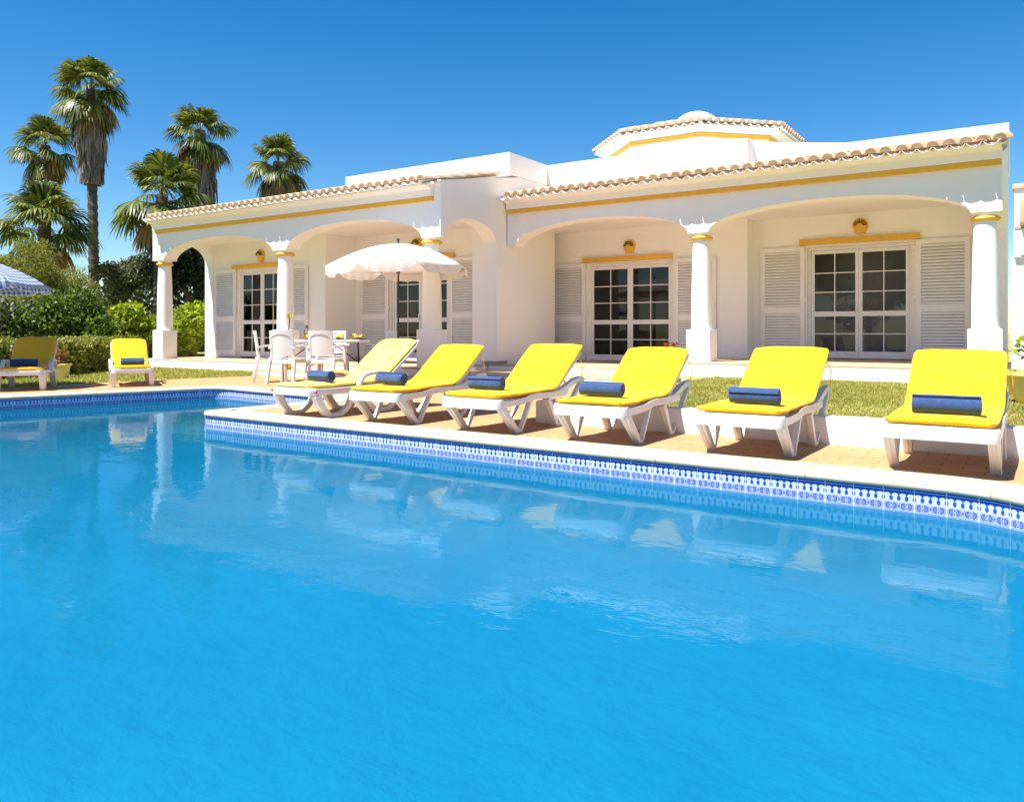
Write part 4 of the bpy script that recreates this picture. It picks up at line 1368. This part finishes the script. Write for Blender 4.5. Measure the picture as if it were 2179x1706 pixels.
# breakfast things
def on_table(u, v): p = tp(u, v); return (p.x, p.y, .7135)
x, y, z = on_table(-.28, .12)
car = thing('juice_carafe', 'glass carafe of orange juice with brown stopper on the table', 'carafe', (x, y, z))
G().lathe([(.042,0),(.048,.02),(.048,.12),(.026,.17),(.024,.215),(.030,.225)], (0,0,0), 16).build('bottle', MT['clear_glass'], car, smooth=True, auto=40)
G().lathe([(.040,.006),(.044,.02),(.044,.115)], (0,0,0), 16).build('juice', MT['juice'], car, smooth=True, auto=40)
G().lathe([(.024,.20),(.028,.225),(.028,.255),(.018,.262)], (0,0,0), 12).build('stopper', MT['bark'], car)
MT['orange'] = mat('orange_peel', (.85,.30,.02), (.9,.40,.03), 30, .5, .3, 120, .002)
MT['banana'] = mat('yellow_fruit', (.85,.58,.03), (.9,.66,.08), 10, .5)
MT['melon'] = mat('pale_melon', (.85,.50,.28), (.9,.62,.42), 10, .5)
def platter(u, v, lab, seed):
    x, y, z = on_table(u, v); rn = random.Random(seed)
    t = thing('fruit_platter', lab, 'platter', (x, y, z), EA)
    G().lathe([(.12,.0),(.135,.010),(.13,.014),(.11,.007)], (0,0,0), 24).build('plate', MT['dark_metal'], t, smooth=True, auto=40)
    for k in range(7):
        a = rn.uniform(0, 6.28); q = rn.uniform(.02, .085); rr = rn.uniform(.026, .04)
        m = MT[rn.choice(['orange', 'banana', 'banana', 'melon'])]
        G().sphere((q*math.cos(a), q*math.sin(a), .012+rr*.85+ (0.035 if k > 4 else 0)), rr, 12, 8, .85).build('fruit', m, t, smooth=True)
    return t
platter(-.18, -.16, 'dark platter of sliced oranges and bread between the two near chairs', 2)
platter(.30, .02, 'dark platter heaped with orange and yellow fruit right of the near chairs', 5)
platter(.62, .10, 'small dark platter with a little fruit at the right end of the table', 8)
for u, v, lab in ((.50, -.20, 'clear tumbler with a little orange juice near the right table end'), (.02, .22, 'tumbler of orange juice at the middle of the table')):
    x, y, z = on_table(u, v)
    t = thing('tumbler', lab, 'glass', (x, y, z), 0, 'juice tumblers')
    G().lathe([(.026,0),(.033,.10)], (0,0,0), 14).build('glass', MT['clear_glass'], t, smooth=True, auto=40)
    G().lathe([(.024,.004),(.029,.06)], (0,0,0), 14).build('juice', MT['juice'], t, smooth=True, auto=40)

# ------------------------------------------------------------------ plants in pots
def strap_leaves(n, length, width, z0, seed, up=.9, spread=1.0, droop=.6):
    rn = random.Random(seed); g = G()
    for k in range(n):
        a = rn.uniform(0, 2*math.pi); L = length*rn.uniform(.6, 1.1); e = R(rn.uniform(25, 85))*up
        d = Vector((math.cos(a), math.sin(a), 0)); s = Vector((-d.y, d.x, 0))
        base = Vector((0,0,z0+rn.uniform(0,.1)*length))
        o = len(g.v)
        for i in range(6):
            t = i/5
            p = base + d*(L*t*math.cos(e)*spread) + Vector((0,0,L*(t*math.sin(e)-droop*t*t*.5)))
            w = width*(.55+.9*t*(1-t)*2)*(1 if i < 5 else .05)
            g.v += [tuple(p-s*w/2), tuple(p+s*w/2)]
        for i in range(5): g.f.append((o+2*i, o+2*i+1, o+2*i+3, o+2*i+2))
    return g
def round_pot(loc, r, h, mt, lab, name='potted_plant', cat='potted plant'):
    t = thing(name, lab, cat, loc)
    p = G().lathe([(r*.62,0),(r*.72,h*.08),(r*.86,h*.45),(r*1.0,h*.86),(r*1.10,h*.88),(r*1.10,h),(r*.96,h),(r*.92,h*.86),(.01,h*.85)], (0,0,0), 28)
    p.build('pot', MT[mt], t, smooth=True, auto=35)
    G().lathe([(r*.93,h*.84),(r*.90,h*.89),(.01,h*.90)], (0,0,0), 20, False).build('soil', MT['soil'], t)
    return t
p1 = round_pot((-12.35, 10.42, .10), .155, .24, 'pot_yellow', 'yellow glazed pot with tall spiky plant at the left end of the dining table')
strap_leaves(34, .42, .030, .24, 1).build('leaves', MT['leaf_bright'], p1)
g = G().tube([(0,0,.2),(.04,.02,.6),(.07,.03,.98)], .012, 6); g.build('stem', MT['bark'], p1)
lf = strap_leaves(12, .26, .028, .96, 6, spread=.7); lf.v = [(a+.07, b+.03, c) for a, b, c in lf.v]; lf.build('leaves', MT['leaf_bright'], p1)
lf = strap_leaves(16, .26, .026, .50, 9, spread=.6); lf.v = [(a+.04, b+.02, c) for a, b, c in lf.v]; lf.build('leaves', MT['leaf_red'], p1)

def leafy(n, c, rx, ry, rz, size, seed):
    g = G(); rn = random.Random(seed)
    for k in range(n):
        u = Vector((rn.gauss(0,1), rn.gauss(0,1), rn.gauss(0,1))).normalized()*rn.uniform(.5,1)
        p = Vector(c)+Vector((u.x*rx, u.y*ry, u.z*rz)); s = size*rn.uniform(.6,1.3)
        a = Vector((rn.gauss(0,1), rn.gauss(0,1), rn.gauss(0,.6))).normalized(); b = a.cross(Vector((rn.gauss(0,1), rn.gauss(0,1), rn.gauss(0,1)))).normalized()
        o = len(g.v); g.v += [tuple(p-a*s), tuple(p-b*s*.45), tuple(p+a*s), tuple(p+b*s*.45)]; g.f.append((o,o+1,o+2,o+3))
    return g
p2 = round_pot((-5.27, 12.92, .205), .13, .22, 'step_edge', 'small pot of dark red flowers on the top step beside the plinth behind the loungers')
leafy(160, (0,0,.34), .14, .14, .10, .035, 4).build('leaves', MT['leaf_mid'], p2)
leafy(70, (0,0,.42), .15, .15, .05, .03, 5).build('flowers', MT['flower_red'], p2)
p3 = round_pot((.10, 9.85, .10), .36, .34, 'pot_pale', 'large pale yellow planter with leafy shrub at the right edge')
strap_leaves(46, .55, .07, .32, 12, droop=.4).build('leaves', MT['leaf_mid'], p3)
leafy(120, (0,0,.62), .28, .28, .22, .06, 14).build('leaves', MT['leaf_bright'], p3)
G().tube([(-.12,0,.3),(-.16,-.02,.7),(-.14,-.02,.86)], .008, 5).build('stem', MT['bark'], p3)
leafy(16, (-.14,-.02,.86), .05, .05, .05, .022, 15).build('flowers', MT['flower_red'], p3)
def trough(loc, rz, lab, seed):
    t = thing('planter', lab, 'planter', loc, rz)
    g = G().frustum((0,0,0), .17, .12, (0,0,.24), .20, .15); g.box(-.22,.22,-.17,.17,.241,.285)
    g.build('pot', MT['pot_pale'], t, bevel=.012)
    G().box(-.20,.20,-.15,.15,.286,.292).build('soil', MT['soil'], t)
    leafy(170, (0,0,.42), .24, .20, .15, .045, seed).build('leaves', MT['leaf_red'], t)
    return t
trough((-14.95, 7.30, -.02), R(45), 'pale yellow trough planter with reddish plant by the hedge, right of the shaded lounger', 3)
trough((-15.3, 5.95, -.02), R(50), 'pale yellow trough planter half hidden behind the shaded lounger, at the left edge', 8)

# ------------------------------------------------------------------ foliage
def leaf_quads(centers, radii, n, size, seed, shell=.55, flat=.0, aspect=.5, grav=0.0):
    """n diamond leaves spread through a set of ellipsoids, thicker towards their skins"""
    rng = np.random.default_rng(seed)
    C = np.array(centers, float); Rr = np.array(radii, float)
    vol = (Rr[:,0]*Rr[:,1]+Rr[:,1]*Rr[:,2]+Rr[:,0]*Rr[:,2]); vol /= vol.sum()
    idx = rng.choice(len(C), n, p=vol)
    u = rng.normal(size=(n,3)); u /= np.linalg.norm(u, axis=1)[:,None]
    q = rng.uniform(shell**3, 1.0, n)**(1/3) * (1+rng.normal(0,.06,n))
    P = C[idx] + u*q[:,None]*Rr[idx]
    a = rng.normal(size=(n,3)) + u*.5; a[:,2] -= grav; a /= np.linalg.norm(a, axis=1)[:,None]
    b = np.cross(a, rng.normal(size=(n,3))+u*1.0); b /= np.linalg.norm(b, axis=1)[:,None]
    s = size*rng.uniform(.6,1.35,n)[:,None]
    V = np.stack([P-a*s, P-b*s*aspect, P+a*s, P+b*s*aspect], 1).reshape(-1,3)
    return V, np.arange(4*n).reshape(n,4)

def clumps(c, r, n, cr, seed, top=.0):
    """clump ellipsoids scattered over a crown of half sizes r"""
    rng = np.random.default_rng(seed)
    cs, rs = [], []
    for k in range(n):
        u = rng.normal(size=3); u /= np.linalg.norm(u)
        if u[2] < -.55: u[2] *= -.5
        q = rng.uniform(.45, 1.0)
        cs.append(np.array(c)+u*q*np.array(r))
        f = cr*rng.uniform(.6, 1.35)
        rs.append((f, f, f*rng.uniform(.6, .95)))
    return cs, rs

def tree(name, lab, cat, loc, h, r, n_cl, cr, n_leaf, size, mt, seed, trunk=.10, zc=None, grav=0, group=None, aspect=.5):
    t = thing(name, lab, cat, loc, 0, group)
    rn = random.Random(seed)
    zc = zc if zc is not None else h*.6
    rz = h-zc
    cs, rs = clumps((0,0,zc), (r*.85, r*.85, rz*.9), n_cl, cr, seed)
    V, Fq = leaf_quads(cs, rs, n_leaf, size, seed+1, .35, grav=grav, aspect=aspect)
    ok = V[:,2].reshape(-1,4).min(1) > .02
    V = V.reshape(-1,4,3)[ok].reshape(-1,3); Fq = np.arange(len(V)).reshape(-1,4)
    np_mesh('crown', V, Fq, MT[mt], t)
    g = G().tube([(0,0,-.1),(rn.uniform(-.1,.1),rn.uniform(-.1,.1),zc*.5),(0,0,zc)], [trunk,trunk*.8,trunk*.55], 9)
    for k in range(min(9, n_cl)):
        c = Vector(cs[k]); b = Vector((0,0,zc*rn.uniform(.45,.95)))
        g.tube([b, b.lerp(c,.5)+Vector((0,0,rn.uniform(-.1,.2))), c], [trunk*.45,trunk*.3,trunk*.12], 6)
    g.build('trunk', MT['bark'], t, smooth=True, auto=60)
    return t

# clipped hedges
def hedge(name, lab, p0, p1, w, h, n, seed):
    p0, p1 = Vector(p0), Vector(p1)
    d = p1-p0; L = d.length; ang = math.atan2(d.y, d.x)
    t = thing(name, lab, 'hedge', (p0.x, p0.y, -.02), ang)
    rng = np.random.default_rng(seed)
    x = rng.uniform(0, L, n); face = rng.choice(3, n, p=[.4, .4, .2])
    s, z = rng.uniform(-w/2, w/2, n), rng.uniform(.02, h, n)
    bump = .05*np.sin(x*5.1)+.05*np.sin(x*11.3+z*6)+rng.normal(0,.035,n)
    y = np.where(face == 1, -w/2-bump, np.where(face == 2, w/2+bump, s))
    zz = np.where(face == 0, h+bump*.8, z)
    ends = rng.uniform(0,1,n) < .06; x = np.where(ends, np.where(rng.uniform(0,1,n) < .5, rng.normal(0,.05,n), L+rng.normal(0,.05,n)), x); y = np.where(ends, s, y); zz = np.where(ends, z, zz)
    P = np.stack([x, y, zz], 1)
    a = rng.normal(size=(n,3)); a /= np.linalg.norm(a,axis=1)[:,None]
    b = np.cross(a, rng.normal(size=(n,3))); b /= np.linalg.norm(b,axis=1)[:,None]
    sz = .034*rng.uniform(.6,1.4,n)[:,None]
    V = np.stack([P-a*sz, P-b*sz*.55, P+a*sz, P+b*sz*.55],1).reshape(-1,3)
    np_mesh('foliage', V, np.arange(4*n).reshape(n,4), MT['leaf_hedge'], t)
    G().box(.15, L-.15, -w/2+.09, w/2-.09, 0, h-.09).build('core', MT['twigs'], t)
    return t
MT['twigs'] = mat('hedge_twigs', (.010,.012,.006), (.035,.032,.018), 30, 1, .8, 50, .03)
hedge('hedge', 'low clipped hedge behind the half shaded lounger at the left edge', (-15.35, 1.5), (-16.05, 7.75), .75, .66, 22000, 2)
hedge('hedge', 'low clipped hedge running back from the lone lounger past the first column', (-16.1, 7.75), (-22.6, 15.0), .75, .66, 30000, 3)

def px_loc(px, d, z=-.02):
    x, y = ray_xy(px, d); return (x, y, z)
# bright shrubs behind the hedge
tree('shrub', 'bright lime green leafy shrub left of the first veranda column', 'shrub', px_loc(265, 20.5), 1.72, .95, 16, .40, 5200, .075, 'leaf_bright', 11, .04, .85)
tree('shrub', 'bright lime green leafy shrub seen through the end arch behind the column', 'shrub', px_loc(395, 21.0), 1.55, .85, 14, .38, 4400, .075, 'leaf_bright', 12, .04, .8)
tree('shrub', 'dark glossy shrub behind the hedge between two palms', 'shrub', px_loc(165, 19.0), 1.95, .80, 18, .42, 5200, .06, 'leaf_mid', 13, .05, .9)
tree('shrub', 'broad dark green shrub under the blue checked parasol', 'shrub', px_loc(75, 18.5), 1.80, 1.0, 20, .45, 6000, .055, 'leaf_mid', 14, .05, .8)
tree('shrub', 'dull olive shrub at the left edge below the parasol', 'shrub', px_loc(-10, 18.0), 1.75, .9, 18, .42, 5000, .055, 'leaf_olive', 15, .05, .8)
# feathery tree on the left
tree('feathery_tree', 'wispy yellow green feathery tree behind the checked parasol', 'tree', px_loc(55, 22), 3.85, 1.25, 40, .42, 19000, .055, 'leaf_feather', 21, .09, 2.1, grav=.6, aspect=.22)
tree('feathery_tree', 'lower wispy olive tree between the parasol and the palm trunk', 'tree', px_loc(130, 23), 3.0, .95, 26, .36, 10000, .05, 'leaf_feather', 22, .07, 1.6, grav=.6, aspect=.22)
tree('bare_shrub', 'thin twiggy shrub at the foot of the tall palm', 'shrub', px_loc(185, 24), 2.1, .75, 16, .30, 1800, .05, 'leaf_olive', 23, .05, 1.2)
# dark trees beyond the house's left end
tree('dark_tree', 'dark olive tree between the tall palm trunk and the first column', 'tree', px_loc(292, 29), 4.3, 1.45, 30, .50, 11000, .07, 'leaf_olive', 31, .13, 2.4)
tree('dark_tree', 'dark evergreen tree seen through the end arch of the veranda', 'tree', px_loc(402, 28), 5.0, 1.75, 36, .62, 14000, .07, 'leaf_dark', 32, .15, 2.3)
tree('dark_tree', 'small pale grey green tree low behind the lime shrub', 'tree', px_loc(245, 32), 2.9, .9, 18, .42, 5000, .07, 'leaf_olive', 33, .08, 1.7)
# far low greenery that closes the horizon
V, Fq = [], []
cs, rs = [], []
rn = random.Random(77)
for k in range(90):
    px = -260 + k*11
    d = rn.uniform(36, 46)
    x, y = ray_xy(px, d); hh = rn.uniform(.9, 2.0)
    cs.append((x, y, hh*.5)); rs.append((rn.uniform(.9,1.5), rn.uniform(.9,1.5), hh*.62))
V, Fq = leaf_quads(cs, rs, 26000, .10, 5, .6)
tag(np_mesh('distant_thicket', V, Fq, MT['leaf_olive']), 'far mass of olive green undergrowth along the horizon behind the palms', 'thicket', kind='stuff')

# ------------------------------------------------------------------ fan palms
def fan_leaf(rng, base, dirv, pet, rad, droop, nseg=28, spread=R(118)):
    """petiole + pleated fan with hanging tips: returns verts and quads"""
    d = np.array(dirv, float); d /= np.linalg.norm(d)
    up = np.array([0,0,1.0])
    side = np.cross(d, up); side /= (np.linalg.norm(side)+1e-6)
    nrm = np.cross(side, d)
    V = []; Q = []
    # petiole: bends under its weight
    mid = base + d*pet*.55 + np.array([0,0,.05*pet]); hub = base + d*pet - np.array([0,0,droop*.12*pet])
    for a, b in ((base, mid), (mid, hub)):
        o = len(V); w = .022
        V += [a-side*w, a+side*w, b+side*w*.7, b-side*w*.7]; Q.append((o,o+1,o+2,o+3))
    d2 = hub-mid; d2 /= np.linalg.norm(d2)
    nrm = np.cross(side, d2)
    roll = rng.normal(0,.25); s2 = side*math.cos(roll)+nrm*math.sin(roll); n2 = np.cross(s2, d2)
    da = 2*spread/nseg
    for k in range(nseg):
        a = -spread+da*(k+.5)+rng.normal(0,.02)
        L = rad*(.78+.22*math.cos(a))*rng.uniform(.9,1.06)
        dv = d2*math.cos(a)+s2*math.sin(a); pv = -d2*math.sin(a)+s2*math.cos(a)
        pts = []
        for t in (.06,.42,.68,.86,1.0):
            p = hub+dv*L*t
            g = droop*(t**2.2)*L*.38 + (max(0,t-.66)**1.2)*L*(.55+.6*droop)
            p = p - np.array([0,0,g])
            p = p + n2*(.035*L*((k % 2)*2-1)*t*(1-t)) - n2*.16*L*abs(math.sin(a))*t
            pts.append(p)
        wd = [L*.06*da*1.1, L*.42*da*.56, L*.68*da*.44, L*.86*da*.26, .004]
        o = len(V)
        for p, w in zip(pts, wd): V += [p-pv*w, p+pv*w]
        for i in range(4): Q.append((o+2*i, o+2*i+1, o+2*i+3, o+2*i+2))
    return V, Q

def palm(lab, px_base, d, y_crown, y_top, px_crown, width, skirt=None, trunk_r=.20, seed=1, nleaf=38, young=False, zbase=-.02, dry=12):
    """skirt = (y pixel of top, y of bottom, radius top, radius bottom)"""
    rng = np.random.default_rng(seed); rn = random.Random(seed)
    bx, by = ray_xy(px_base, d); cx_, cy_ = ray_xy(px_crown, d)
    t = thing('fan_palm', lab, 'palm tree', (bx, by, zbase), 0, 'fan palms behind the hedge')
    zc = z_at(y_crown, d)-zbase; c = np.array([cx_-bx, cy_-by, zc])
    rad = width/2*d/F_PX
    ztop = z_at(y_top, d)-zbase-zc
    V, Q = [], []; V2, Q2 = [], []
    for k in range(nleaf):
        f = (k+.5)/nleaf
        el_ = R(86) - f*R((132 if skirt and width > 150 else 118) if not young else 104) + rng.normal(0,.27)
        az = k*2.39996+rng.normal(0,.25)
        pet = rad*.56*rng.uniform(.8,1.15); fr = rad*.56*rng.uniform(.85,1.12)
        if el_ > R(45): pet *= ztop/(rad*1.05); 
        dv = (math.cos(el_)*math.cos(az), math.cos(el_)*math.sin(az), math.sin(el_))
        v, q = fan_leaf(rng, c+np.array([0,0,-f*rad*.22]), dv, pet, fr, .24+.44*f)
        o = len(V); V += v; Q += [tuple(i+o for i in x) for x in q]
    for k in range(dry):
        el_ = R(-25)-rng.uniform(0,R(45)); az = rng.uniform(0, 6.28)
        dv = (math.cos(el_)*math.cos(az), math.cos(el_)*math.sin(az), math.sin(el_))
        v, q = fan_leaf(rng, c+np.array([0,0,-.25*rad]), dv, rad*.42, rad*.50, .8, 16)
        o = len(V2); V2 += v; Q2 += [tuple(i+o for i in x) for x in q]
    np_mesh('crown', np.array(V), np.array(Q), MT['palm_green'], t)
    if dry: np_mesh('dry_fronds', np.array(V2), np.array(Q2), MT['palm_dry'], t)
    # trunk with ringed leaf scars
    path = []; rr = []; n = 60
    for k in range(n+1):
        f = k/n
        p = np.array([0,0,0])*(1-f)+c*f; bend = math.sin(f*math.pi)*.10
        path.append((p[0]+bend*.4, p[1]-bend*.3, p[2])); rr.append(trunk_r*(1.18-.3*f)*(1+.07*((k % 2)*2-1)+rn.uniform(-.03,.03)))
    if True:
        st = G().tube(path, rr, 12)
        for k in range(150 if skirt else 90):      # old leaf bases sticking out of the trunk
            f = rn.uniform(.15, .97); i = int(f*n); p = Vector(path[i]); a = rn.uniform(0, 6.28)
            dd = Vector((math.cos(a), math.sin(a), 0)); s = Vector((-dd.y, dd.x, 0)); b = p+dd*rr[i]*.9
            st.add([b-s*.05, b+s*.05, b+dd*.07+Vector((0,0,.14))], [(0,1,2)])
        st.build('trunk', MT['trunk'], t, smooth=False)

    if skirt:
        y0, y1, r0, r1 = skirt
        z0, z1 = z_at(y0, d)-zbase, z_at(y1, d)-zbase
        n = 620; Vs = []; Qs = []
        for k in range(n):
            f = rng.uniform(0,1)**.9; z = z0+(z1-z0)*f*.93; a = rng.uniform(0, 6.28)
            r_ = (r0+(r1-r0)*f)*rng.uniform(.72,1.06)
            fz = z/max(zc, .1); ax = np.array([c[0]*fz, c[1]*fz, 0])
            L = rng.uniform(.5,1.05)*min(1.0, (z0-z1)/1.4); L = min(L, z-z1+.12)
            w = rng.uniform(.02,.07); dd = np.array([math.cos(a), math.sin(a), 0]); s = np.array([-dd[1], dd[0], 0])
            s = s*math.cos(rng.normal(0,.5))+dd*math.sin(rng.normal(0,.4))
            p0 = ax+dd*r_*.80+np.array([0,0,z+.25]); p1 = ax+dd*r_*1.02+np.array([0,0,z-L*.35]); p2 = ax+dd*r_*rng.uniform(.85,1.1)+np.array([0,0,z-L])
            tw_ = s*rng.normal(0,.06)
            o = len(Vs)
            Vs += [p0-s*w*.6, p0+s*w*.6, p1-s*w+tw_, p1+s*w+tw_, p2-s*w*.25+tw_*2, p2+s*w*.25+tw_*2]
            Qs += [(o,o+1,o+3,o+2),(o+2,o+3,o+5,o+4)]
        sk = np_mesh('dead_leaf_skirt', np.array(Vs), np.array(Qs), MT['palm_skirt'], t)
        kp = [(r0*.8, z0+.1),(r0*.82, z0-(z0-z1)*.3),(r1*.9, z1+.25),(r1*.55, z1+.15)]
        core = G()
        seg = 14
        for i, (q, z) in enumerate(kp):
            fz = z/zc
            for k in range(seg):
                a = 2*math.pi*k/seg
                core.v.append((c[0]*fz+q*math.cos(a), c[1]*fz+q*math.sin(a), z))
        for i in range(len(kp)-1):
            for k in range(seg): core.f.append((i*seg+k, i*seg+(k+1)%seg, (i+1)*seg+(k+1)%seg, (i+1)*seg+k))
        core.build('skirt_core', MT['palm_skirt'], t)
    return t
palm('tallest fan palm with long shaggy grey skirt and slim leaning trunk', 203, 32, 185, 118, 193, 158, (250, 388, .60, .36), .185, 1, 44, dry=24)
palm('fan palm with short dark skirt left of the tallest palm', 96, 36, 310, 238, 96, 132, (345, 400, .66, .58), .25, 2, 32, dry=12)
palm('fan palm with thick skirt rising behind the young green palm', 424, 34, 278, 213, 426, 138, (335, 470, .68, .55), .25, 3, 35, dry=14)
palm('fan palm standing alone behind the roof, nearest the white parapet', 590, 34, 345, 273, 592, 138, (385, 470, .66, .56), .25, 4, 35, dry=12)
palm('young bushy green fan palm in front at the left roof corner', 340, 27, 415, 305, 345, 205, None, .22, 5, 35, True, dry=5)
palm('young bushy fan palm with wide crown above the feathery tree at left', 95, 27, 470, 375, 95, 205, None, .22, 6, 35, True, dry=6)

# dark garden trees on the near side of the pool, mirrored in the door panes
mirror = [(-6.5, -9, 6.5, 'dark tree across the pool mirrored in the right door, left of its reflection'), (-1.5, -10.5, 7.2, 'dark tree across the pool mirrored in the middle of the right door'),
          (3.5, -9.5, 6.6, 'dark tree across the pool mirrored at the right of the right door'), (-12.5, -10, 7.0, 'dark tree across the pool mirrored in the middle door panes'), (8.5, -9, 6.0, 'dark tree across the pool mirrored low in the right door panes')]
for i, (x, y, h, lab) in enumerate(mirror):
    tree('garden_tree', lab, 'tree', (x, y, -.02), h, 2.9, 30, 1.25, 9000, .18, 'leaf_dark', 60+i, .16, h*.46)

for o in bpy.data.objects:
    if '_o' in o: del o['_o']
